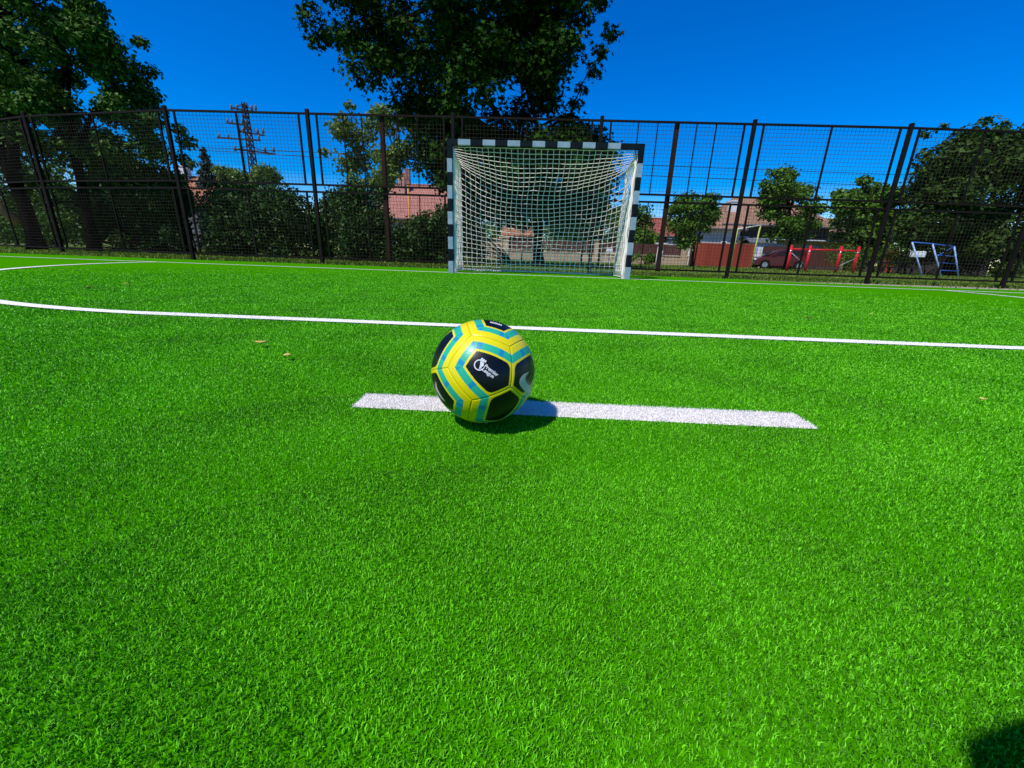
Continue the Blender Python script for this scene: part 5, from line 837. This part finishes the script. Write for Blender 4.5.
board_fence(25.95, 32.5, 24.2, .02, 1.5, 'board_dark', 'dark grey timber fence behind the climbing frame', .2)
t_ = empty('beige_shed', (-4.1, 24.4, 0)); tag(t_, 'square beige rendered shed seen low through the left of the net', 'shed')
MB().box(0, 0, -.1, 1.75, 1.8, 1.45).build('wall', M['wall_beige'], t_); MB().box(-.1, -.1, 1.45, 1.85, 1.9, 1.53).build('roof', M['tile_pink'], t_)
t_ = empty('dark_shed', (-2.2, 25.2, 0)); tag(t_, 'dark timber shed with a small red roof seen through the net', 'shed')
MB().box(0, 0, -.1, 2.6, 2, 1.75).build('wall', M['wall_dark'], t_); gable_roof(MB(), 0, 2.6, 0, 2, 1.8, 2.45, .2, .1).build('roof', M['tile_orange'], t_)
# white kiosk with a grey roof
k_ = empty('white_kiosk', (16.5, 26.0, 0)); tag(k_, 'white panelled kiosk with a dark grey roof behind the red car', 'kiosk')
MB().box(0, 0, -.1, 1.75, 1.4, 1.85).build('wall', M['white_paint'], k_); gable_roof(MB(), 0, 1.75, 0, 1.4, 1.88, 2.2, .12, .08).build('roof', M['roof_slate'], k_)
for (x, z) in ((.2, 1.1), (.72, .45)): MB().box(x, -.025, z, x + .34, -.003, z + .42).build('wall_panel', M['pale_blue_paint'], k_)

# ------------------------------------------------------------------ the parked car
car = empty('parked_car', (17.75, 24.3, 0), R(176)); car.scale = (.95, .95, .93); tag(car, 'dark red hatchback parked in front of the white kiosk', 'car')
def extrude_profile(pts, y0, y1, name, m, parent, bevel=.03, inset=0.0, z_in=None):
    bm = bmesh.new(); n = len(pts)
    def yy(p, s):
        k = 0 if z_in is None else max(0, (p[1] - z_in)) * inset
        return (y0 + k) if s < 0 else (y1 - k)
    A = [bm.verts.new((p[0], yy(p, -1), p[1])) for p in pts]; B = [bm.verts.new((p[0], yy(p, 1), p[1])) for p in pts]
    bm.faces.new(A[::-1]); bm.faces.new(B)
    for i in range(n): bm.faces.new((A[i], A[(i+1) % n], B[(i+1) % n], B[i]))
    bmesh.ops.recalc_face_normals(bm, faces=bm.faces)
    me = bpy.data.meshes.new(name); bm.to_mesh(me); bm.free(); me.materials.append(m)
    o = bpy.data.objects.new(name, me); COL.objects.link(o); o.parent = parent
    if bevel: b = o.modifiers.new('bevel', 'BEVEL'); b.width = bevel; b.segments = 3; b.limit_method = 'ANGLE'
    return o
body = [(-1.95,.38),(-1.92,.72),(-1.80,.92),(-1.62,1.0),(-.95,1.02),(-.3,.98),(.75,.95),(1.45,.86),(1.85,.68),(1.95,.45),(1.90,.26),(1.62,.24)]
body += [(1.20 + .36 * math.cos(a), .30 + .34 * math.sin(a)) for a in [R(q) for q in range(0, 181, 20)]]
body += [(.78,.22),(-.82,.22)] + [(-1.22 + .36 * math.cos(a), .30 + .34 * math.sin(a)) for a in [R(q) for q in range(0, 181, 20)]] + [(-1.75,.26)]
extrude_profile(body, -.82, .82, 'body', M['car_red'], car, .05)
cab = extrude_profile([(-1.78,.96),(-1.55,1.38),(-1.2,1.46),(-.2,1.47),(.25,1.38),(.98,.94)], -.78, .78, 'cabin', M['car_red'], car, .05, .28, .95)
ws = MB().quad([(.97,-.66,.985),(.97,.66,.985),(.33,.58,1.385),(.33,-.58,1.385)]); 
for v_ in range(len(ws.v)): x, y, z = ws.v[v_]; ws.v[v_] = (x + .025, y, z + .018)
ws.build('windscreen', M['glass_dark'], cab)
for s in (-1, 1):
    for pl in ([(-.32, 1.02), (-.32, 1.38), (.16, 1.33), (.74, 1.02)], [(-1.28, 1.02), (-1.18, 1.36), (-.40, 1.38), (-.40, 1.02)]):
        MB().quad([(x, s * (.795 - max(0, z - .95) * .28), z) for x, z in pl]).build('side_window', M['glass_dark'], cab)
    MB().tube([(1.80, s * .42, .68), (1.88, s * .72, .66)], [.09, .07], 8).build('headlight', M['white_paint'], car, True)
    MB().box(.62, s * .84 - .07, .98, .78, s * .84 + .07, 1.1).build('wing_mirror', M['car_red'], car, bevel=.02)
    for x in (-1.22, 1.20):
        wl = MB().tube([(x, s * .62, .30), (x, s * .83, .30)], .30, 20).build('wheel', M['rubber'], car); MB().tube([(x, s * .80, .30), (x, s * .845, .30)], .19, 12).build('rim', M['steel'], wl)
MB().box(1.86, -.7, .34, 1.985, .7, .46).build('bumper', M['roof_slate'], car, bevel=.03)
MB().box(-1.985, -.7, .36, -1.88, .7, .48).build('bumper', M['roof_slate'], car, bevel=.03)

# ------------------------------------------------------------------ playground and street furniture
ex = empty('exercise_bars', (13.4, 14.0, 0)); tag(ex, 'red steel exercise bars with four posts on the grass', 'exercise bars')
PP = [(-.6, .55), (.16, .3), (1.5, .1), (2.25, .0)]
PP = [(x, y) for x, y in PP]
for (x, y) in PP:
    c = MB().tube([(x, y, -.05), (x, y, 1.22)], .065, 12).build('post', M['red_paint'], ex, True)
    MB().tube([(x, y, 1.22), (x, y, 1.27)], [.07, .05], 12).build('cap', M['red_paint'], c); MB().tube([(x, y, .96), (x, y, 1.02)], .075, 12).build('clamp', M['steel'], c, True)
for (a, b) in ((0, 1), (1, 2), (2, 3)): MB().tube([(*PP[a], 1.08), (*PP[b], 1.08)], .04, 8).build('rail', M['red_paint'], ex, True)
MB().tube([(*PP[0], .95), (*PP[1], .30)], .014, 6).build('brace', M['galv'], ex, True); MB().tube([(*PP[3], .75), (*PP[2], .30)], .014, 6).build('brace', M['galv'], ex, True)
sb_ = MB(); p, q = Vector((*PP[1], .24)), Vector((*PP[2], .24)); sb_.bar(p, q, .10, .26); sb_.build('sit_board', M['wall_dark'], ex)

cl = empty('climbing_frame', (18.9, 13.1, 0)); tag(cl, 'blue slanted climbing frame of thin steel tubes', 'climbing frame')
feet = [(-1.02, -.4), (.05, -.15), (1.29, .33)]; tops = [(-1.72, -.1, 1.50), (-.72, .0, 1.46), (.55, .3, 1.40)]
for f_, t_ in zip(feet, tops): MB().tube([(*f_, -.03), t_], .032, 10).build('leg', M['pale_blue_paint'], cl, True)
MB().tube([(.9, 1.2, -.03), tops[2]], .022, 8).build('back_leg', M['pole_dark'], cl, True); MB().tube([(-.9, 1.0, -.03), tops[0]], .022, 8).build('back_leg', M['pole_dark'], cl, True)
MB().tube(tops, .024, 8).build('top_bar', M['blue_paint'], cl, True)
for t in (.22, .45, .68):
    a = Vector((*feet[1], 0)).lerp(Vector(tops[1]), t); b = Vector((*feet[2], 0)).lerp(Vector(tops[2]), t); MB().tube([a, b], .016, 8).build('rung', M['blue_paint'], cl, True)
MB().tube([Vector((*feet[1], 0)).lerp(Vector(tops[1]), .62), Vector(tops[2])], .018, 6).build('brace', M['blue_paint'], cl, True)
bk = empty('hanging_basket', (17.75, 13.2, 0)); tag(bk, 'white box on a short post behind the climbing frame', 'box')
MB().box(-.22, -.16, .86, .26, .16, 1.12).build('box', M['white_paint'], bk, bevel=.03); MB().tube([(0, 0, -.03), (0, 0, .86)], .018, 8).build('post', M['pole_dark'], bk)

bn = empty('garden_table', (21.4, 19.2, 0)); tag(bn, 'dark low wooden table on the grass left of the climbing frame', 'table')
MB().box(-1.2, -.45, .62, 1.2, .45, .70).build('tabletop', M['board_dark'], bn, bevel=.01)
for sx in (-.95, .95): MB().bar((sx - .25, 0, -.02), (sx - .1, 0, .62), .1).bar((sx + .25, 0, -.02), (sx + .1, 0, .62), .1).build('leg', M['wall_dark'], bn)
for sy in (-.8, .8): MB().box(-1.2, sy - .14, .36, 1.2, sy + .14, .42).box(-.9, sy - .05, -.02, -.8, sy + .05, .36).box(.8, sy - .05, -.02, .9, sy + .05, .36).build('bench', M['board_dark'], bn)

sw = empty('swing_frame', (11.3, 16.0, 0)); tag(sw, 'thin yellow green metal frame standing before the red gate', 'frame')
MB().tube([(-.62, 0, 2.04), (.70, .35, 2.28)], .035, 8).build('crossbar', M['cream_paint'], sw, True)
MB().tube([(-.62, 0, 2.04), (-.66, 0, .9), (-.62, .0, -.03)], .04, 8).build('leg', M['green_yellow_paint'], sw, True)
MB().tube([(.70, .35, 2.28), (.62, .35, -.03)], .04, 8).build('leg', M['green_yellow_paint'], sw, True)
MB().tube([(-.62, 0, 1.5), (-.2, 1.3, -.03)], .03, 8).build('strut', M['cream_paint'], sw, True)

wf = empty('equipment_stand', (5.45, 11.8, 0)); tag(wf, 'thin white steel stand on the grass just right of the goal', 'stand')
MB().tube([(-.02, 0, -.03), (.02, 0, 1.02)], .026, 8).build('leg', M['white_paint'], wf, True); MB().tube([(.26, .1, -.03), (.24, .1, .98)], .022, 8).build('leg', M['white_paint'], wf, True)
MB().box(-.12, -.06, 1.0, .34, .16, 1.06).build('top_plate', M['white_paint'], wf, bevel=.01); MB().tube([(.02, 0, .6), (.18, .0, .72), (.10, 0, .82)], .03, 8).build('bracket', M['white_paint'], wf, True)
pb = empty('meter_box', (3.75, 14.0, 0)); tag(pb, 'small white box on a thin post seen through the right of the net', 'box')
MB().box(-.14, -.08, .58, .14, .08, .80).build('box', M['white_paint'], pb, bevel=.015); MB().tube([(0, 0, -.03), (0, 0, .58)], .025, 8).build('post', M['galv'], pb)
for k, (x, lab) in enumerate(((-12.95, 'left one of two short white stakes before the clipped shrub'), (-12.45, 'right one of two short white stakes before the clipped shrub'))):
    o = MB().tube([(0, 0, -.03), (0, 0, .55), (.0, 0, .60)], [.03, .028, .012], 8).build('garden_stake', M['white_paint']); o.location = (x, 10.0, 0); o.rotation_euler = (0, R(3 - 5 * k), 0); tag(o, lab, 'stake', 'white stakes in the grass')
lp = empty('orange_pole', (-5.65, 12, 0)); tag(lp, 'slim orange pole with a pink cap behind the left goal post', 'pole')
MB().tube([(0, 0, -.03), (0, 0, 3.1)], .045, 8).build('pole', M['orange_paint'], lp, True); MB().box(-.12, -.06, 3.1, .12, .06, 3.75).build('cap', M['tile_pink'], lp, bevel=.03)
st = empty('leaning_plank', (23.0, 24.9, 0)); tag(st, 'pale plank leaning on the maroon board fence', 'plank')
MB().bar((-.35, -.2, -.03), (.12, .3, 1.45), .22, .05).build('board', M['bark_pale'], st)

# ------------------------------------------------------------------ pylon, pole and cables
py = empty('lattice_pylon', (-30.3, 40, -.5)); tag(py, 'tall dark lattice pylon with three crossarms above the shrubs', 'pylon')
mb = MB(); HP = 14.9
def cor(z, k): h_ = .46 - .30 * z / HP; return Vector(((-h_, h_, h_, -h_)[k], (-h_, -h_, h_, h_)[k], z))
for k in range(4): mb.bar(cor(-.05, k), cor(HP, k), .085)
z = 0.0
while z < HP - .3:
    dz = .95 - .035 * z
    for k in range(4): mb.bar(cor(z, k), cor(min(z + dz, HP), (k + 1) % 4), .045); mb.bar(cor(z, (k + 1) % 4), cor(min(z + dz, HP), k), .045)
    z += dz
mb.build('mast', M['lattice'], py)
for (z, wl, wr) in ((14.3, -1.5, 1.2), (12.2, -1.0, 1.7), (10.5, -1.8, 2.6)):
    a_ = MB(); a_.bar((wl, 0, z + .1), (wr, 0, z - .25), .13); a_.bar((wl * .8, .0, z + .1), (0, .1, z + .55), .06); a_.bar((wr * .8, 0, z - .2), (0, .1, z + .45), .06); ar = a_.build('crossarm', M['lattice'], py)
    for x in (wl * .95, wl * .55, wr * .6, wr * .95): MB().tube([(x, 0, z - .1), (x, 0, z + .12), (x, 0, z + .30), (x, 0, z + .42)], [.10, .13, .10, .05], 8).build('insulator', M['insulator'], ar, True)
up_ = empty('utility_pole', (-29.6, 37.4, -.6)); tag(up_, 'thin dark utility pole with crossarms standing before the lattice pylon', 'utility pole')
MB().tube([(0, 0, -.05), (.0, 0, 13.2)], [.17, .10], 10).build('pole', M['pole_dark'], up_, True)
for (z, w) in ((12.4, 1.1), (11.1, 2.3)):
    ar = MB().bar((-w, 0, z + .06), (w * .9, 0, z - .1), .14).build('crossarm', M['pole_dark'], up_)
    for x in (-w * .92, -w * .5, w * .45, w * .85): MB().tube([(x, 0, z), (x, 0, z + .2), (x, 0, z + .42)], [.07, .10, .05], 8).build('insulator', M['insulator'], ar, True)
def cable(z0, z1, y, label, sag):
    P = []
    for i in range(41):
        t = i / 40; x = -30.9 + 110 * t; P.append((x, y + 3 * t, z0 + (z1 - z0) * t - sag * 4 * t * (1 - t)))
    for_l = [(-30.9 - 40, y, z0 + .6)]
    o = MB().tube(for_l + P, .028, 5).build('power_cable', M['cable'], smooth=True); tag(o, label, 'cable', 'power cables beyond the fence')
cable(9.6, 9.2, 37.4, 'upper power cable crossing the sky above the houses', .1)
cable(9.25, 8.2, 37.0, 'lower power cable crossing the sky above the houses', .5)
# ------------------------------------------------------------------ the photographer (outside the frame; only the shadow is in view)
def skin_body(name, verts, edges, m, parent, sub=2, root=0):
    """one continuous skinned surface from a skeleton of (x, y, z, rx, ry)"""
    me = bpy.data.meshes.new(name); me.from_pydata([v[:3] for v in verts], edges, [])
    o = bpy.data.objects.new(name, me); COL.objects.link(o); o.parent = parent
    sk = o.modifiers.new('skin', 'SKIN'); sk.use_smooth_shade = True
    ly = me.skin_vertices[0] if me.skin_vertices else None
    if ly is None:
        bm = bmesh.new(); bm.from_mesh(me); bm.verts.layers.skin.verify(); bm.to_mesh(me); bm.free(); ly = me.skin_vertices[0]
    for i, v in enumerate(verts): ly.data[i].radius = (v[3], v[4]); ly.data[i].use_root = (i == root)
    ss = o.modifiers.new('sub', 'SUBSURF'); ss.levels = sub; ss.render_levels = sub
    me.materials.append(m); return o
M['skin'] = mat('skin', (.42, .24, .16), .5); M['hair'] = mat('hair', (.02, .013, .009), .7); M['shirt'] = mat('shirt', (.03, .04, .07), .9); M['shorts'] = mat('shorts', (.05, .05, .055), .9)
pr = empty('person', (-.356, -8.050, 0)); tag(pr, 'person in dark clothes crouching behind the camera, casting the shadow in the bottom right corner', 'person')
def rel(v): return (v[0] + .25, v[1] + 8.0, *v[2:])
V = [(-.25,-8.06,.44,.15,.13), (-.23,-7.98,.60,.14,.11), (-.20,-7.88,.76,.16,.11), (-.18,-7.82,.88,.09,.08), (-.165,-7.79,.95,.058,.058), (-.15,-7.755,1.03,.080,.092), (-.148,-7.752,1.085,.078,.088),
     (-.14,-8.02,.42,.10,.10), (.03,-7.74,.47,.068,.068), (.02,-7.90,.24,.055,.055), (.02,-7.99,.07,.042,.042), (.03,-7.80,.035,.045,.03),
     (-.36,-8.02,.40,.10,.10), (-.45,-7.72,.10,.068,.068), (-.43,-7.98,.09,.052,.052), (-.42,-8.16,.07,.04,.04), (-.42,-8.24,.04,.04,.03),
     (-.02,-7.83,.84,.06,.06), (.09,-7.72,.60,.045,.045), (-.02,-7.62,.40,.034,.034), (-.06,-7.57,.32,.036,.022),
     (-.36,-7.83,.84,.06,.06), (-.44,-7.70,.60,.045,.045), (-.31,-7.62,.40,.034,.034), (-.25,-7.57,.32,.036,.022)]
E_ = [(0,1),(1,2),(2,3),(3,4),(4,5),(5,6),(0,7),(7,8),(8,9),(9,10),(10,11),(0,12),(12,13),(13,14),(14,15),(15,16),(3,17),(17,18),(18,19),(19,20),(3,21),(21,22),(22,23),(23,24)]
for hi, sx in ((20, -1), (24, 1)):                     # fingers and thumb curl towards the phone
    h_ = V[hi]
    for k in range(4):
        a = len(V); o_ = (k - 1.5) * .017; ln = (.075, .085, .08, .062)[k]
        V += [(h_[0] + sx * .012, h_[1] + .02, h_[2] - .03 + o_, .0095, .0095), (h_[0] + sx * .02, h_[1] + .02 + ln * .55, h_[2] - .035 + o_, .0088, .0088), (h_[0] + sx * .045, h_[1] + .02 + ln * .8, h_[2] - .04 + o_, .0075, .0075)]
        E_ += [(hi, a), (a, a + 1), (a + 1, a + 2)]
    a = len(V); V += [(h_[0] + sx * .03, h_[1] + .01, h_[2] + .02, .011, .011), (h_[0] + sx * .05, h_[1] + .04, h_[2] + .03, .009, .009)]; E_ += [(hi, a), (a, a + 1)]
skin_body('body', [rel(v) for v in V], E_, M['skin'], pr)
S_ = [V[i] for i in (0, 1, 2, 3, 17, 21)]; S_ = [(x, y, z, a * 1.18 + .018, b * 1.25 + .02) for x, y, z, a, b in S_]; S_[3] = (*S_[3][:3], .10, .09)
mid_r = tuple((V[17][i] + V[18][i]) / 2 for i in range(3)) + (.068, .068); mid_l = tuple((V[21][i] + V[22][i]) / 2 for i in range(3)) + (.068, .068)
skin_body('shirt', [rel(v) for v in S_ + [mid_r, mid_l]], [(0,1),(1,2),(2,3),(3,4),(3,5),(4,6),(5,7)], M['shirt'], pr)
T_ = [V[0], V[7], V[8], V[12], V[13], V[1]]; T_ = [(x, y, z, a * 1.12 + .012, b * 1.12 + .012) for x, y, z, a, b in T_]
for i in (2, 4): q = T_[i]; b_ = T_[i - 1]; T_[i] = tuple(b_[j] + (q[j] - b_[j]) * .8 for j in range(3)) + (.088, .088)
skin_body('shorts', [rel(v) for v in T_], [(0,5),(0,1),(1,2),(0,3),(3,4)], M['shorts'], pr)
hc = rel((-.148, -7.765, 1.085)); hb = bmesh.new(); bmesh.ops.create_uvsphere(hb, u_segments=20, v_segments=14, radius=1)
for v in hb.verts:
    q = v.co; k = 1 + .05 * math.sin(q.x * 9) * math.sin(q.z * 7)
    v.co = Vector((hc[0] + q.x * .108 * k, hc[1] + q.y * .120 * k - .012, hc[2] + max(q.z, -.05 - .55 * max(0, -q.y)) * .112 * k))
me = bpy.data.meshes.new('hair'); hb.to_mesh(me); hb.free(); me.materials.append(M['hair']); ho = bpy.data.objects.new('hair', me); COL.objects.link(ho); ho.parent = pr
fz = rel((-.149, -7.680, 1.035)); 
MB().tube([(fz[0], fz[1] - .02, fz[2] + .03), (fz[0], fz[1] + .022, fz[2] - .005), (fz[0], fz[1] - .01, fz[2] - .012)], [.008, .014, .008], 8).build('nose', M['skin'], pr, True)
for sx in (-1, 1):
    MB().tube([(fz[0] + sx * .034, fz[1] - .035, fz[2] + .03), (fz[0] + sx * .034, fz[1] - .012, fz[2] + .03)], [.016, .010], 10).build('eye', M['white_paint'], pr, True)
    MB().tube([(fz[0] + sx * .084, fz[1] - .12, fz[2] - .01), (fz[0] + sx * .097, fz[1] - .125, fz[2] + .015), (fz[0] + sx * .088, fz[1] - .12, fz[2] + .04)], [.008, .016, .010], 8).build('ear', M['skin'], pr, True)
MB().tube([(fz[0] - .024, fz[1] - .02, fz[2] - .045), (fz[0], fz[1] - .008, fz[2] - .047), (fz[0] + .024, fz[1] - .02, fz[2] - .045)], [.004, .008, .004], 8).build('mouth', mat('lip', (.35, .12, .10), .5), pr, True)


# ------------------------------------------------------------------ sky, sun and camera
SUN_EL, SUN_AZ = R(56), math.atan2(-.67, -.74)       # azimuth from +Y towards +X
w = bpy.data.worlds.new('World'); scene.world = w; w.use_nodes = True
nt = w.node_tree; bg = nt.nodes['Background']
sky = nt.nodes.new('ShaderNodeTexSky'); sky.sky_type = 'NISHITA'; sky.sun_disc = False
sky.sun_elevation = SUN_EL; sky.sun_rotation = SUN_AZ; sky.altitude = 200; sky.air_density = 1.0; sky.dust_density = 0.0; sky.ozone_density = 4.0
hs = nt.nodes.new('ShaderNodeHueSaturation'); hs.inputs['Saturation'].default_value = 1.75; hs.inputs['Hue'].default_value = .518; hs.inputs['Value'].default_value = 1.08
nt.links.new(sky.outputs['Color'], hs.inputs['Color']); nt.links.new(hs.outputs['Color'], bg.inputs['Color']); bg.inputs['Strength'].default_value = .15
sl = bpy.data.lights.new('sun', 'SUN'); sl.energy = 4.6; sl.angle = R(.53); sl.color = (1.0, .955, .88)
so = bpy.data.objects.new('sun', sl); COL.objects.link(so)
sd = Vector((math.sin(SUN_AZ) * math.cos(SUN_EL), math.cos(SUN_AZ) * math.cos(SUN_EL), math.sin(SUN_EL)))
so.rotation_euler = sd.to_track_quat('Z', 'Y').to_euler(); so.location = sd * 60

cd = bpy.data.cameras.new('camera'); cam = bpy.data.objects.new('camera', cd); COL.objects.link(cam)
cd.sensor_width = 36; cd.lens = 406.9 * 36 / 1024; cd.clip_start = .01; cd.clip_end = 3000
X = Vector((0.99850979, 0.04352832, 0.03291629)); Y = Vector((-0.0444922, 0.30004338, 0.95288741)); Z = -Vector((-0.03160127, 0.95293193, -0.30153292))
mw = Matrix((X, Y, Z)).transposed().to_4x4(); mw.translation = Vector(CAM); cam.matrix_world = mw
scene.camera = cam
scene.view_settings.view_transform = 'Standard'; scene.view_settings.look = 'None'; scene.view_settings.exposure = 0.0; scene.view_settings.gamma = 1.0
scene.view_settings.use_curve_mapping = False
scene.cycles.use_adaptive_sampling = True; scene.cycles.max_bounces = 8; scene.cycles.transparent_max_bounces = 8
try: scene.cycles.use_denoising = True
except Exception: pass
